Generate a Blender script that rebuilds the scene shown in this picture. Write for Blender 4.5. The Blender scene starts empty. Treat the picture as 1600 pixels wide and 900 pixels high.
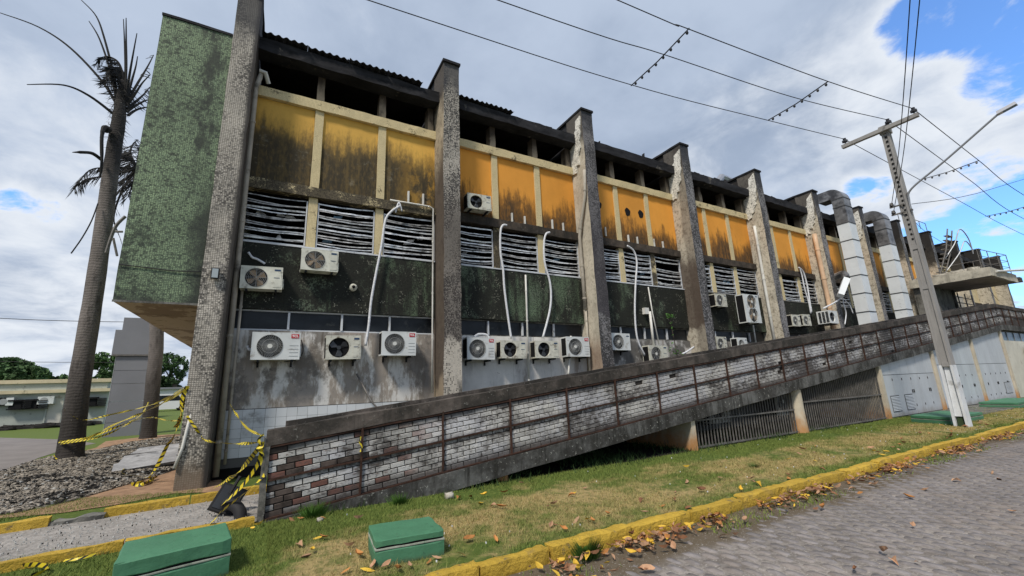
import bpy, math, random
import numpy as np
from mathutils import Vector, Matrix, noise as mnoise
R=math.radians
random.seed(7)
sc=bpy.context.scene
C=sc.collection
# ------------------------------------------------------------ camera
CR=((0.87377534,0.07711922,0.48017629),(-0.48489107,0.21403778,0.84797905),(-0.03738038,-0.97377639,0.22441536))
CAM=Vector((0,0,1.6)); FPX=660.0
cd=bpy.data.cameras.new('camera'); cam=bpy.data.objects.new('camera',cd); C.objects.link(cam)
cd.sensor_width=36; cd.lens=36*FPX/1600; cd.clip_start=0.05; cd.clip_end=3000
Mx=Matrix.Identity(4)
for i in range(3):
    Mx[i][0]=CR[i][0]; Mx[i][1]=-CR[i][1]; Mx[i][2]=-CR[i][2]
Mx.translation=CAM
cam.matrix_world=Mx; sc.camera=cam
def ray(px,py):
    v=Vector((px-800,py-450,FPX)).normalized()
    return Vector([CR[i][0]*v[0]+CR[i][1]*v[1]+CR[i][2]*v[2] for i in range(3)])
def at(px,py,X=None,Y=None,Z=None):
    """point of the place seen at a pixel of the 1600x900 photograph, on a given plane"""
    r=ray(px,py)
    t=((X-CAM.x)/r.x) if X is not None else ((Y-CAM.y)/r.y) if Y is not None else ((Z-CAM.z)/r.z)
    return CAM+r*t
# ------------------------------------------------------------ world and sun
SUN_DIR=Vector((-0.50,-0.36,0.79)).normalized()
sun_el=math.asin(SUN_DIR.z); sun_az=math.atan2(SUN_DIR.x,SUN_DIR.y)
W=bpy.data.worlds.new('World'); sc.world=W; W.use_nodes=True
nt=W.node_tree; N=nt.nodes; L=nt.links; N.clear()
def wn(t,**k):
    n=N.new(t)
    for a,b in k.items(): setattr(n,a,b)
    return n
def wmath(op,a,b=None,c=None):
    n=wn('ShaderNodeMath',operation=op)
    for i,v in enumerate((a,b,c)):
        if v is None: continue
        if isinstance(v,(int,float)): n.inputs[i].default_value=v
        else: L.new(v,n.inputs[i])
    return n.outputs[0]
def wss(v,lo,hi,a=0,b=1):
    n=wn('ShaderNodeMapRange',interpolation_type='SMOOTHSTEP')
    L.new(v,n.inputs[0]); n.inputs[1].default_value=lo; n.inputs[2].default_value=hi; n.inputs[3].default_value=a; n.inputs[4].default_value=b
    return n.outputs[0]
tc=wn('ShaderNodeTexCoord'); dirv=tc.outputs['Generated']
sep=wn('ShaderNodeSeparateXYZ'); L.new(dirv,sep.inputs[0])
den=wmath('ADD',wmath('MAXIMUM',sep.outputs[2],0.0),0.22)
cmb=wn('ShaderNodeCombineXYZ'); L.new(wmath('DIVIDE',sep.outputs[0],den),cmb.inputs[0]); L.new(wmath('DIVIDE',sep.outputs[1],den),cmb.inputs[1])
def wnoise(scale,detail,rough,off=(0,0,0),dist=0.0):
    m=wn('ShaderNodeMapping'); L.new(cmb.outputs[0],m.inputs[0]); m.inputs['Location'].default_value=off
    n=wn('ShaderNodeTexNoise'); L.new(m.outputs[0],n.inputs['Vector'])
    n.inputs['Scale'].default_value=scale; n.inputs['Detail'].default_value=detail; n.inputs['Roughness'].default_value=rough; n.inputs['Distortion'].default_value=dist
    return n.outputs[0]
def wspot(px,py,rad,soft):
    d=ray(px,py)
    vm=wn('ShaderNodeVectorMath',operation='DOT_PRODUCT'); L.new(dirv,vm.inputs[0]); vm.inputs[1].default_value=d
    return wss(vm.outputs['Value'],math.cos(R(rad+soft)),math.cos(R(rad)))
def wmix(f,a,b):
    n=wn('ShaderNodeMix',data_type='RGBA')
    if isinstance(f,(int,float)): n.inputs[0].default_value=f
    else: L.new(f,n.inputs[0])
    for s,v in ((6,a),(7,b)):
        if isinstance(v,tuple): n.inputs[s].default_value=(*v,1)
        else: L.new(v,n.inputs[s])
    return n.outputs[2]
nb=wnoise(1.3,8,0.55,(3.1,1.7,0))
nf=wnoise(3.6,9,0.6,(8.0,2.0,0),0.3)
nl=wnoise(0.75,5,0.5,(5.3,9.2,0))
# blue gaps in the cloud: mask = spots + noise
hole=None
for px,py,ra,so,am in ((50,333,0.3,3.2,0.62),(1570,0,1,5.5,0.9),(1470,15,0.6,5,0.8),(1580,350,1.0,7,0.8),(1500,400,1.5,7,0.75),(1400,300,0.3,4,0.45),(1345,292,0.2,2,0.5),(1720,400,4,9,0.75),(1600,420,2,6,0.7),(1650,40,2,6,.9)):
    s=wmath('MULTIPLY',wspot(px,py,ra,so),am)
    hole=s if hole is None else wmath('MAXIMUM',hole,s)
hm=wmath('ADD',hole,wmath('MULTIPLY',wmath('SUBTRACT',nf,0.5),2.3))
gap=wss(hm,0.42,0.74,0,0.95)
gap=wmath('MULTIPLY',gap,wss(hole,0.02,0.25))
# other gaps out of frame, where the sky goes on the same way
far=wss(nl,0.60,0.72)
inview=wspot(800,300,48,14)
gap=wmath('MAXIMUM',gap,wmath('MULTIPLY',far,wmath('MULTIPLY',wmath('SUBTRACT',1.0,inview),0.6)))
dark=(0.25,0.31,0.415); mid=(0.375,0.44,0.55); lite=(0.62,0.655,0.705)
cshade=wmath('ADD',wmath('MULTIPLY',nb,0.75),wmath('MULTIPLY',nf,0.25))
c1=wmix(wss(cshade,0.34,0.60),dark,mid)
lobe=wspot(60,400,7,15); lobe2=wspot(1540,170,8,13); lobe3=wspot(1150,330,6,16); lobe4=wspot(330,60,8,20)
lob=wmath('MAXIMUM',wmath('MAXIMUM',lobe,lobe2),wmath('MAXIMUM',wmath('MULTIPLY',lobe3,0.8),wmath('MULTIPLY',lobe4,0.35)))
lowglow=wss(sep.outputs[2],0.30,0.02,0,0.08)
br=wmath('ADD',wmath('ADD',wmath('MULTIPLY',hole,0.30),wmath('ADD',wmath('MULTIPLY',lob,0.30),lowglow)),wmath('MULTIPLY',wmath('SUBTRACT',nf,0.5),0.8))
br=wss(br,0.12,0.50)
c2=wmix(br,c1,lite)
sky=wn('ShaderNodeTexSky',sky_type='NISHITA'); sky.sun_disc=False; sky.sun_elevation=sun_el; sky.sun_rotation=sun_az; sky.air_density=1.0; sky.dust_density=0.6; sky.ozone_density=2.5
skm=wn('ShaderNodeMix',data_type='RGBA',blend_type='MULTIPLY'); skm.inputs[0].default_value=1; L.new(sky.outputs[0],skm.inputs[6]); skm.inputs[7].default_value=(0.68,1.06,1.45,1)
bg1=wn('ShaderNodeBackground'); L.new(skm.outputs[2],bg1.inputs[0]); bg1.inputs[1].default_value=0.15
bg2=wn('ShaderNodeBackground'); L.new(c2,bg2.inputs[0]); bg2.inputs[1].default_value=1.0
ms=wn('ShaderNodeMixShader'); L.new(gap,ms.inputs[0]); L.new(bg2.outputs[0],ms.inputs[1]); L.new(bg1.outputs[0],ms.inputs[2])
wo=wn('ShaderNodeOutputWorld'); L.new(ms.outputs[0],wo.inputs[0])
sl=bpy.data.lights.new('sun','SUN'); so=bpy.data.objects.new('sun',sl); C.objects.link(so)
sl.energy=2.7; sl.angle=R(9); sl.color=(1.0,0.93,0.82)
so.rotation_euler=SUN_DIR.to_track_quat('Z','Y').to_euler(); so.location=(0,0,40)
sc.view_settings.view_transform='Standard'; sc.view_settings.look='None'; sc.view_settings.exposure=0.42; sc.view_settings.gamma=1
# ------------------------------------------------------------ materials
class Mat:
    def __init__(s,name,base,rough=0.85,spec=0.3,metal=0.0):
        s.m=bpy.data.materials.new(name); s.m.use_nodes=True
        s.n=s.m.node_tree.nodes; s.l=s.m.node_tree.links
        s.b=s.n['Principled BSDF']; s.col=base; s.rough=rough; s.hgt=None
        s.b.inputs['Roughness'].default_value=rough; s.b.inputs['Specular IOR Level'].default_value=spec; s.b.inputs['Metallic'].default_value=metal
        s._geo=None
    def nd(s,t,**k):
        n=s.n.new(t)
        for a,b in k.items(): setattr(n,a,b)
        return n
    def pos(s):
        if s._geo is None:
            g=s.nd('ShaderNodeNewGeometry'); s._geo=g.outputs['Position']
            sp=s.nd('ShaderNodeSeparateXYZ'); s.l.new(s._geo,sp.inputs[0]); s.x,s.y,s.z=sp.outputs; s.g=g
        return s._geo
    def math(s,op,a,b=None,c=None):
        n=s.nd('ShaderNodeMath',operation=op)
        for i,v in enumerate((a,b,c)):
            if v is None: continue
            if isinstance(v,(int,float)): n.inputs[i].default_value=v
            else: s.l.new(v,n.inputs[i])
        return n.outputs[0]
    def ss(s,v,lo,hi,a=0.0,b=1.0):
        n=s.nd('ShaderNodeMapRange',interpolation_type='SMOOTHSTEP'); s.l.new(v,n.inputs[0])
        for i,q in enumerate((lo,hi,a,b)): n.inputs[i+1].default_value=q
        return n.outputs[0]
    def noise(s,sc_=(1,1,1),detail=6,rough=0.6,off=0.0,dist=0.0):
        s.pos()
        if isinstance(sc_,(int,float)): sc_=(sc_,)*3
        v=s.nd('ShaderNodeVectorMath',operation='MULTIPLY_ADD'); s.l.new(s._geo,v.inputs[0]); v.inputs[1].default_value=sc_; v.inputs[2].default_value=(off,off*1.7,off*.6)
        n=s.nd('ShaderNodeTexNoise'); s.l.new(v.outputs[0],n.inputs['Vector']); n.inputs['Scale'].default_value=1; n.inputs['Detail'].default_value=detail; n.inputs['Roughness'].default_value=rough; n.inputs['Distortion'].default_value=dist
        return n.outputs[0]
    def vor(s,sc_,feature='F1',out='Distance',off=0.0):
        s.pos()
        if isinstance(sc_,(int,float)): sc_=(sc_,)*3
        v=s.nd('ShaderNodeVectorMath',operation='MULTIPLY_ADD'); s.l.new(s._geo,v.inputs[0]); v.inputs[1].default_value=sc_; v.inputs[2].default_value=(off,off,off)
        n=s.nd('ShaderNodeTexVoronoi',feature=feature); s.l.new(v.outputs[0],n.inputs['Vector']); n.inputs['Scale'].default_value=1
        return n.outputs[out]
    def mix(s,f,c):
        n=s.nd('ShaderNodeMix',data_type='RGBA')
        if isinstance(f,(int,float)): n.inputs[0].default_value=f
        else: s.l.new(f,n.inputs[0])
        for i,v in ((6,s.col),(7,c)):
            if isinstance(v,tuple): n.inputs[i].default_value=(*v,1)
            else: s.l.new(v,n.inputs[i])
        s.col=n.outputs[2]; return s
    def mul(s,*a):
        r=a[0]
        for b in a[1:]: r=s.math('MULTIPLY',r,b)
        return r
    def add(s,*a):
        r=a[0]
        for b in a[1:]: r=s.math('ADD',r,b)
        return r
    def vary(s,sc_,amt,detail=5,off=0.0):
        f=s.noise(sc_,detail,0.65,off)
        h=s.nd('ShaderNodeHueSaturation')
        if isinstance(s.col,tuple): h.inputs['Color'].default_value=(*s.col,1)
        else: s.l.new(s.col,h.inputs['Color'])
        s.l.new(s.ss(f,0.25,0.75,1-amt,1+amt),h.inputs['Value']); s.col=h.outputs[0]; return s
    def rnd(s,amt,hue=0.0):
        """per-object variation"""
        o=s.nd('ShaderNodeObjectInfo'); h=s.nd('ShaderNodeHueSaturation')
        if isinstance(s.col,tuple): h.inputs['Color'].default_value=(*s.col,1)
        else: s.l.new(s.col,h.inputs['Color'])
        s.l.new(s.ss(o.outputs['Random'],0,1,1-amt,1+amt),h.inputs['Value'])
        if hue: s.l.new(s.ss(o.outputs['Random'],0,1,0.5-hue,0.5+hue),h.inputs['Hue'])
        s.col=h.outputs[0]; return s
    def oi(s):
        return s.nd('ShaderNodeObjectInfo').outputs['Random']
    def tess(s,size,gap,off=0.0,depth=0.3):
        """little glazed mosaic tesserae: returns (grout mask, random per tessera)"""
        s.pos()
        cb=s.nd('ShaderNodeCombineXYZ'); s.l.new(s.add(s.x,s.y),cb.inputs[0]); s.l.new(s.z,cb.inputs[1])
        b=s.nd('ShaderNodeTexBrick'); b.offset=off; b.squash=1
        s.l.new(cb.outputs[0],b.inputs['Vector']); b.inputs['Color1'].default_value=(0,0,0,1); b.inputs['Color2'].default_value=(1,1,1,1); b.inputs['Mortar'].default_value=(.5,.5,.5,1)
        b.inputs['Scale'].default_value=1; b.inputs['Mortar Size'].default_value=gap; b.inputs['Mortar Smooth'].default_value=0.2; b.inputs['Brick Width'].default_value=size; b.inputs['Row Height'].default_value=size
        rr=s.nd('ShaderNodeSeparateColor'); s.l.new(b.outputs['Color'],rr.inputs[0])
        s.bump(s.math('SUBTRACT',1.0,b.outputs['Fac']),depth,0.004)
        return b.outputs['Fac'],rr.outputs[0]
    def bump(s,h,strength=0.4,dist=0.01):
        n=s.nd('ShaderNodeBump'); n.inputs['Strength'].default_value=strength; n.inputs['Distance'].default_value=dist
        s.l.new(h,n.inputs['Height'])
        if s.hgt is not None: s.l.new(s.hgt,n.inputs['Normal'])
        s.hgt=n.outputs[0]; return s
    def roughn(s,f,a,b):
        s.l.new(s.ss(f,0,1,a,b),s.b.inputs['Roughness']); return s
    def done(s):
        if isinstance(s.col,tuple): s.b.inputs['Base Color'].default_value=(*s.col,1)
        else: s.l.new(s.col,s.b.inputs['Base Color'])
        if s.hgt is not None: s.l.new(s.hgt,s.b.inputs['Normal'])
        return s.m
MT={}
def simple(name,col,rough=0.8,spec=0.3,metal=0.0,vary=None,dirt=None,bump=None,rnd=None,dscale=3.0,dcol=(0.03,0.027,0.022)):
    m=Mat(name,col,rough,spec,metal)
    if rnd: m.rnd(rnd)
    if vary: m.vary(vary[0],vary[1])
    if dirt:
        m.mix(m.mul(m.ss(m.noise(dscale,8,0.65,3.3),0.62-dirt*0.25,0.80-dirt*0.2),0.85),dcol)
    if bump: m.bump(m.noise(bump[0],6,0.65),bump[1],0.01)
    MT[name]=m.done(); return MT[name]
SOOT=(0.018,0.016,0.015)
# ---- fin materials
def fin_front(name,k):
    m=Mat(name,(0.50,0.46,0.40) if k<2 else (0.30,0.29,0.30),0.65,0.2)
    g,r=m.tess(0.036,0.0055)
    m.mix(m.ss(r,0.35,1.0,0,0.35),(0.30,0.27,0.22))
    m.vary((1.2,1.2,0.7),0.22)
    sp=m.noise(22,3,0.6,k*1.3)
    n1=m.noise((2.2,2.2,0.9),6,0.65,k*4.7)
    thr={0:(0.47,0.62),1:(0.40,0.56)}.get(k,(0.42,0.58))
    # worn tesserae: dark gaps where pieces are missing
    miss=m.mul(m.ss(r,0.62,0.7),m.ss(n1,thr[0]-0.06,thr[1]))
    m.mix(m.mul(miss,0.92),(0.035,0.032,0.03))
    m.mix(m.mul(m.ss(m.add(sp,m.math('MULTIPLY',n1,0.6)),0.74 if k>1 else 0.80,0.86 if k>1 else 0.90),0.92 if k else 0.55),(0.03,0.03,0.032)); m.mix(m.mul(m.ss(m.noise(34,3,.6,k+3.),0.60,0.68),0.6 if k else .2),(0.50,0.49,0.47))
    gv={0:0.68,1:0.55}.get(k,0.6)
    m.mix(m.mul(g,gv),(0.05,0.047,0.042))
    if k==1: # dark brown burnt middle, pale tesserae left at the bottom
        zz=m.add(m.z,m.math('MULTIPLY',m.math('SUBTRACT',n1,0.5),2.2))
        md=m.mul(m.ss(zz,2.5,2.9),m.ss(zz,8.0,5.6))
        m.mix(m.mul(md,0.66),(0.05,0.04,0.036)); m.mix(m.mul(m.ss(zz,2.9,2.5),m.ss(zz,1.2,1.6),m.ss(r,0.65,0.6),0.7),(0.55,0.50,0.42))
        m.mix(m.mul(m.ss(zz,1.7,1.2),0.8),(0.03,0.028,0.026))
    if k==2:
        zz=m.add(m.z,m.math('MULTIPLY',m.math('SUBTRACT',n1,0.5),0.6))
        m.mix(m.mul(m.ss(zz,3.6,3.72),m.ss(zz,9.8,3.8,0.25,0.8)),(0.05,0.045,0.05))
    if k==0:
        zz=m.add(m.z,m.math('MULTIPLY',m.math('SUBTRACT',n1,0.5),1.0))
        m.mix(m.ss(zz,0.75,0.2,0,0.85),(0.16,0.12,0.085))
        m.mix(m.ss(m.add(m.x,m.math('MULTIPLY',n1,0.10)),-0.96,-0.86),(0.035,0.032,0.03))
        m.mix(m.mul(m.ss(n1,0.58,0.68),m.ss(m.z,3.2,1.2),0.8),(0.03,0.03,0.03))
    zt=m.add(m.z,m.math('MULTIPLY',m.math('SUBTRACT',m.noise(1.6,5,0.6,k*2.),0.5),1.6))
    lo={0:(9.3,10.1),1:(9.6,10.3)}.get(k,(9.7,10.3))
    m.mix(m.mul(m.ss(zt,*lo),0.82),(0.035,0.036,0.042))
    m.bump(m.noise(30,4,0.6),0.25,0.01)
    return m.done()
def fin_side(name,k):
    base=(0.50,0.455,0.37) if k not in (0,1) else (0.42,0.36,0.27)
    m=Mat(name,base,0.85,0.25)
    m.vary((1.5,1.5,0.8),0.2,off=k)
    n1=m.noise((1.6,1.6,0.7),7,0.7,k*3.1)
    sp=m.noise(16,5,0.7,k*5.)
    m.mix(m.mul(m.ss(sp,0.54,0.64),m.ss(n1,0.36,0.54),0.8 if k!=2 else .4),(0.12,0.10,0.08)); m.mix(m.mul(m.ss(m.noise(7,6,.7,k+7.),0.49,0.62),0.75 if k!=2 else .35),(0.20,0.17,0.13))
    m.mix(m.mul(m.ss(m.noise((14,14,0.8),4,0.6,k),0.58,0.72),0.4),(0.2,0.16,0.12))
    yy=m.add(m.y,m.math('MULTIPLY',m.math('SUBTRACT',n1,0.5),0.35))
    if k==0: m.mix(0.86,(0.03,0.027,0.027))  # shade on the first fin's right side, put into its colour
    if k==1:
        zz=m.add(m.z,m.math('MULTIPLY',m.math('SUBTRACT',n1,0.5),2.5))
        m.mix(m.mul(m.ss(zz,8.6,7.0),0.88),(0.055,0.040,0.033))
        m.mix(m.mul(m.ss(zz,1.9,1.5),0.7),(0.35,0.28,0.2))
    if k==2:
        zz=m.add(m.z,m.math('MULTIPLY',m.math('SUBTRACT',n1,0.5),1.0))
        m.mix(m.mul(m.ss(zz,3.2,2.4),0.6),(0.17,0.085,0.05))
    if k==3:
        m.mix(m.mul(m.ss(m.math('MULTIPLY',yy,-1),-10.35,-10.2),0.6),(0.12,0.10,0.08))
        zz=m.add(m.z,m.math('MULTIPLY',m.math('SUBTRACT',n1,0.5),1.4))
        m.mix(m.mul(m.ss(zz,6.3,5.7),m.ss(zz,3.3,3.5),0.85),(0.065,0.045,0.035))
    zt=m.add(m.z,m.math('MULTIPLY',m.math('SUBTRACT',m.noise(2.0,6,0.65,k*2.+9),0.5),2.2))
    m.mix(m.mul(m.ss(zt,9.2,9.9),0.85),(0.035,0.030,0.030))
    if k>=7: m.mix(m.mul(m.ss(zt,7.9,8.8),0.93),SOOT)
    m.bump(m.noise(14,7,0.7,k),0.35,0.015)
    return m.done()
# ---- yellow / orange panels
def panel_mat(name,col,bay):
    m=Mat(name,col,0.8,0.25)
    m.rnd(0.06); m.vary((0.9,0.9,0.6),0.10)
    n1=m.noise((1.1,1.1,0.55),6,0.65,bay*3.7)
    st=m.noise((9,9,0.35),5,0.65,bay*2.1)
    fn=m.noise((16,16,6),5,0.7,bay)
    h0={0:8.30,1:7.55,2:7.75}.get(bay,7.45)
    hgt=m.add(m.z,m.math('MULTIPLY',m.math('SUBTRACT',n1,0.5),3.0 if bay else 1.6),m.math('MULTIPLY',m.math('SUBTRACT',st,0.5),1.3 if bay else 0.8),m.math('MULTIPLY',m.math('SUBTRACT',fn,0.5),0.7))
    m1=m.ss(hgt,h0,h0-0.75)
    m.mix(m.mul(m1,0.9 if bay==0 else 0.8),(0.060,0.050,0.030) if bay==0 else (0.085,0.045,0.018))
    m2=m.ss(hgt,h0-0.35,h0-0.9)
    m.mix(m.mul(m2,m.ss(m.add(m.mul(st,.5),m.mul(fn,.5)),0.40,0.56),0.8),(0.032,0.029,0.022))
    if bay==0: # pale scuffs in the mould
        sc1=m.mul(m.ss(m.noise((2.2,2.2,3.2),8,0.75,11),0.55,0.68),m2,0.42)
        m.mix(sc1,(0.30,0.27,0.20))
        rr=m.mul(m.ss(m.x,2.4,3.4),m.ss(m.noise((2,2,1.2),7,0.7,2.),0.45,0.6),m1)
        m.mix(m.mul(rr,0.75),(0.5,0.28,0.05))
    m.mix(m.mul(m.ss(m.noise((3,3,1),6,0.7,bay+5.),0.63,0.72),0.35),(0.12,0.07,0.03))
    m.mix(m.mul(m.ss(m.z,8.62,8.45),m.ss(st,0.5,0.65),0.0),SOOT)
    m.bump(m.noise(12,6,0.7),0.2,0.01)
    return m.done()
def cream_tess(name,dirt,z0=None):
    m=Mat(name,(0.74,0.62,0.36),0.7,0.2)
    g,r=m.tess(0.03,0.005)
    m.mix(m.ss(r,0.3,1,0,0.3),(0.45,0.36,0.2))
    n1=m.noise((2.5,2.5,2.5),7,0.7,1.)
    m.mix(m.mul(g,0.45),(0.12,0.09,0.06))
    m.mix(m.mul(m.ss(r,0.55,0.65),m.ss(n1,0.62-dirt,0.74-dirt),0.95),(0.03,0.026,0.02))
    m.mix(m.mul(m.ss(n1,0.66-dirt*0.9,0.78-dirt*0.9),0.9),(0.04,0.033,0.025))
    return m.done()
def green_band(name):
    m=Mat(name,(0.15,0.21,0.13),0.75,0.10)
    g,r=m.tess(0.032,0.005)
    m.vary((1,1,1),0.25)
    m.mix(m.ss(r,0.2,1,0,0.5),(0.09,0.12,0.09))
    n1=m.noise((1.4,1.4,0.55),6,0.6,6.1)
    st=m.noise((5,5,0.25),5,0.7,4.)
    v=m.add(0.065,m.mul(n1,0.75),m.mul(st,0.35),m.ss(m.x,-1,5.5,0.14,0.0),m.ss(m.x,8.7,9.6,0,0.11))
    m.mix(m.mul(m.ss(v,0.50,0.66),0.94),(0.022,0.021,0.019))
    m.mix(m.mul(m.ss(r,0.7,0.75),m.ss(v,0.42,0.58),0.9),(0.02,0.02,0.018))
    pt_=m.mul(m.ss(m.noise((1.5,1.5,1.1),7,.72,21.),0.54,0.64),m.ss(m.noise(20,3,.6,2),0.42,0.56)); m.mix(m.mul(pt_,0.85),(0.17,0.215,0.15)); fb_=m.noise(34,3,.65,8); m.mix(m.mul(m.ss(fb_,0.50,0.6),0.7),(0.018,0.018,0.016)); m.mix(m.mul(m.ss(r,0.22,0.18),m.ss(n1,0.42,0.50),m.ss(m.noise(3.2,5,0.7,9),0.5,0.62),0.75),(0.30,0.30,0.24))
    m.mix(m.mul(g,0.55),(0.02,0.02,0.018))
    return m.done()
def green_block(name):
    m=Mat(name,(0.27,0.36,0.21),0.65,0.2)
    g,r=m.tess(0.034,0.0055)
    m.vary((0.7,0.7,0.5),0.25)
    m.mix(m.ss(r,0.2,1,0,0.45),(0.15,0.22,0.16))
    n1=m.noise((1.1,1.1,0.8),8,0.72,2.4)
    sp=m.noise(13,4,0.65,7)
    m.mix(m.mul(m.ss(r,0.55,0.62),m.ss(sp,0.40,0.58),0.85),(0.035,0.045,0.035))
    m.mix(m.mul(m.ss(m.add(m.mul(sp,0.45),m.mul(n1,0.7)),0.56,0.68),0.8),(0.03,0.035,0.03)); fs_=m.noise(38,3,.65,3); m.mix(m.mul(m.ss(fs_,0.50,0.60),0.72),(0.045,0.06,0.045)); m.mix(m.mul(m.ss(fs_,0.40,0.32),0.35),(0.42,0.48,0.36))
    # big black mould runs near the fin and down the right edge
    xx=m.add(m.x,m.math('MULTIPLY',m.math('SUBTRACT',m.noise((2,2,1.2),6,0.7,3),0.5),1.0))
    run=m.mul(m.ss(xx,-1.95,-1.72),m.ss(xx,-1.42,-1.62),m.ss(m.z,5.6,6.6),m.ss(m.noise((3,3,1.2),6,0.7,5),0.40,0.52))
    run2=m.mul(m.ss(xx,-1.72,-1.42),m.ss(m.z,6.3,5.2))
    m.mix(m.mul(m.math('MAXIMUM',run,run2),0.88),(0.028,0.03,0.028))
    m.mix(m.mul(m.ss(m.z,3.6,3.34),m.ss(n1,0.3,0.6),0.8),(0.03,0.03,0.028))
    m.mix(m.mul(g,0.62),(0.04,0.05,0.04))
    return m.done()
def white_wall(name):
    m=Mat(name,(0.66,0.64,0.61),0.8,0.2)
    m.vary((2,2,2),0.12)
    n1=m.noise((1.0,1.0,0.8),8,0.7,1.9); n2=m.noise((1.6,1.6,0.5),7,0.7,8.4); n3=m.noise(5,7,0.7,5.)
    left=m.ss(m.x,3.4,3.9,1,0.0)
    m.mix(m.mul(m.ss(m.add(n2,m.mul(left,0.13)),0.56,0.66),0.85),(0.22,0.17,0.12))
    m.mix(m.mul(m.ss(m.add(n1,m.mul(left,0.10)),0.60,0.70),0.8),(0.10,0.085,0.07))
    m.mix(m.mul(m.ss(n3,0.64,0.70),0.7),(0.07,0.06,0.05))
    drip=m.mul(m.ss(m.noise((11,11,0.5),4,0.6,3),0.60,0.70),m.ss(m.z,1.2,2.9))
    m.mix(m.mul(drip,0.75),(0.10,0.08,0.065)); m.mix(m.mul(m.ss(n2,0.46,0.58),0.4),(0.33,0.32,0.32))
    m.mix(m.mul(m.ss(m.x,8.9,9.3),m.ss(n1,0.42,0.55),0.85),(0.05,0.045,0.04))
    m.bump(m.add(n1,n3),0.35,0.02)
    return m.done()
def concrete(name,col=(0.17,0.165,0.15),dark=0.5,lich=0.3,streak=0.5):
    m=Mat(name,col,0.9,0.2)
    m.vary((3,3,3),0.25)
    n1=m.noise(1.3,8,0.72,2.); n2=m.noise((7,7,0.6),6,0.65,1.); n3=m.noise(18,5,0.7,4.)
    m.mix(m.mul(m.ss(n1,0.62-dark*0.3,0.72-dark*0.15),0.85),(0.028,0.026,0.023))
    m.mix(m.mul(m.ss(n2,0.48,0.66),streak),(0.022,0.021,0.018))
    m.mix(m.mul(m.ss(n3,0.60,0.68),m.ss(n1,0.35,0.5),lich),(0.42,0.42,0.38))
    m.bump(m.add(n1,n3),0.5,0.02)
    return m.done()
F0=fin_front('mosaic_fin_grey_speckled',0); 
FF={k:fin_front('fin_mosaic_%d'%k,k) for k in range(0,5)}
FS={k:fin_side('fin_plaster_%d'%k,k) for k in (0,1,2,3,4,7)}
PAN={0:panel_mat('panel_yellow_mouldy',(0.66,0.39,0.085),0),1:panel_mat('panel_orange_a',(0.70,0.305,0.05),1),2:panel_mat('panel_orange_b',(0.68,0.29,0.045),2),3:panel_mat('panel_orange_c',(0.71,0.31,0.05),3)}
M_corn=cream_tess('cream_mosaic_cornice',0.10); M_mull=cream_tess('cream_mosaic_mullion',0.04); M_ledge=cream_tess('cream_mosaic_ledge_burnt',0.33)
M_gband=green_band('green_mosaic_band'); M_gblock=green_block('green_mosaic_block'); M_wall=white_wall('white_wall_stained')
M_conc=concrete('concrete_old'); M_cap=concrete('concrete_cap',(0.10,0.085,0.075),0.75,0.35,0.5); M_slab=concrete('concrete_slab_edge',(0.13,0.13,0.125),0.8,0.85,0.85)
M_ramp_mortar=simple('mortar_dark',(0.035,0.031,0.028),0.95,0.1,vary=(5,0.4))
M_char=simple('charred_concrete',(0.022,0.021,0.023),0.8,0.3,vary=(3,0.5),bump=(9,0.6))
def char_fascia():
    m=Mat('charred_fascia',(0.025,0.025,0.028),0.85,0.12); m.vary((1.5,1.5,6),0.5)
    m.mix(m.mul(m.ss(m.noise((2,2,2),7,0.7,4),0.62,0.7),0.5),(0.22,0.2,0.17)); m.bump(m.noise(10,7,0.7),0.6,0.02); return m.done()
M_fascia=char_fascia()
M_black=simple('burnt_and_shade_black',(0.012,0.011,0.011),0.95,0.1,vary=(1.5,0.6))
M_roof=simple('corrugated_soot',(0.03,0.03,0.034),0.7,0.3,vary=(4,0.4))
def post_m():
    m=Mat('scorched_post',(0.36,0.29,0.21),0.85,0.25); n=m.noise((4,4,2),7,0.7,1.)
    m.mix(m.ss(m.add(m.z,m.math('MULTIPLY',n,0.8)),9.35,9.95),(0.06,0.045,0.035)); m.mix(m.mul(m.ss(n,0.55,0.65),0.7),(0.05,0.04,0.03)); return m.done()
M_post=post_m(); M_creamp=simple('cream_yellow_panel',(0.56,0.46,0.28),0.8,0.25,vary=(1,0.2),dirt=0.25,dscale=1)
M_ledge2=concrete('ledge_burnt',(0.09,0.07,0.055),0.9,0.2,0.6)
def soffit_m():
    m=Mat('soffit_peeling',(0.50,0.40,0.29),0.9,0.2); n=m.noise((1.1,0.8,1),8,0.7,3.)
    m.mix(m.mul(m.ss(n,0.50,0.54),0.8),(0.24,0.17,0.12)); m.mix(m.mul(m.ss(m.noise(3,7,.7,1),0.58,0.62),0.6),(0.12,0.09,0.07)); return m.done()
M_soffit=soffit_m()
M_alu=simple('aluminium_slat',(0.66,0.67,0.68),0.45,0.5,0.35,vary=(6,0.35),dirt=0.45,dscale=7)
M_slat2=simple('sooted_glass_slat',(0.40,0.40,0.40),0.5,0.5,0.1,vary=(7,0.5),dirt=0.7,dscale=6)
M_frame=simple('window_frame_white',(0.55,0.57,0.60),0.5,0.4,dirt=0.3)
def glass(name,col,rough=0.3):
    m=Mat(name,col,rough,0.25); m.vary((1.3,1.3,2.),0.5); m.mix(m.mul(m.ss(m.noise((3,3,3),7,.7,2),0.6,0.68),0.3),(0.1,0.1,0.09)); return m.done()
M_glass=glass('sooty_dark_glass',(0.015,0.018,0.022))
M_glassb=glass('blueish_glass',(0.10,0.17,0.24))
M_ac=simple('ac_white_enamel',(0.62,0.64,0.63),0.45,0.45,vary=(2,0.12),dirt=0.3,dscale=5,dcol=(0.2,0.14,0.08))
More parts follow.
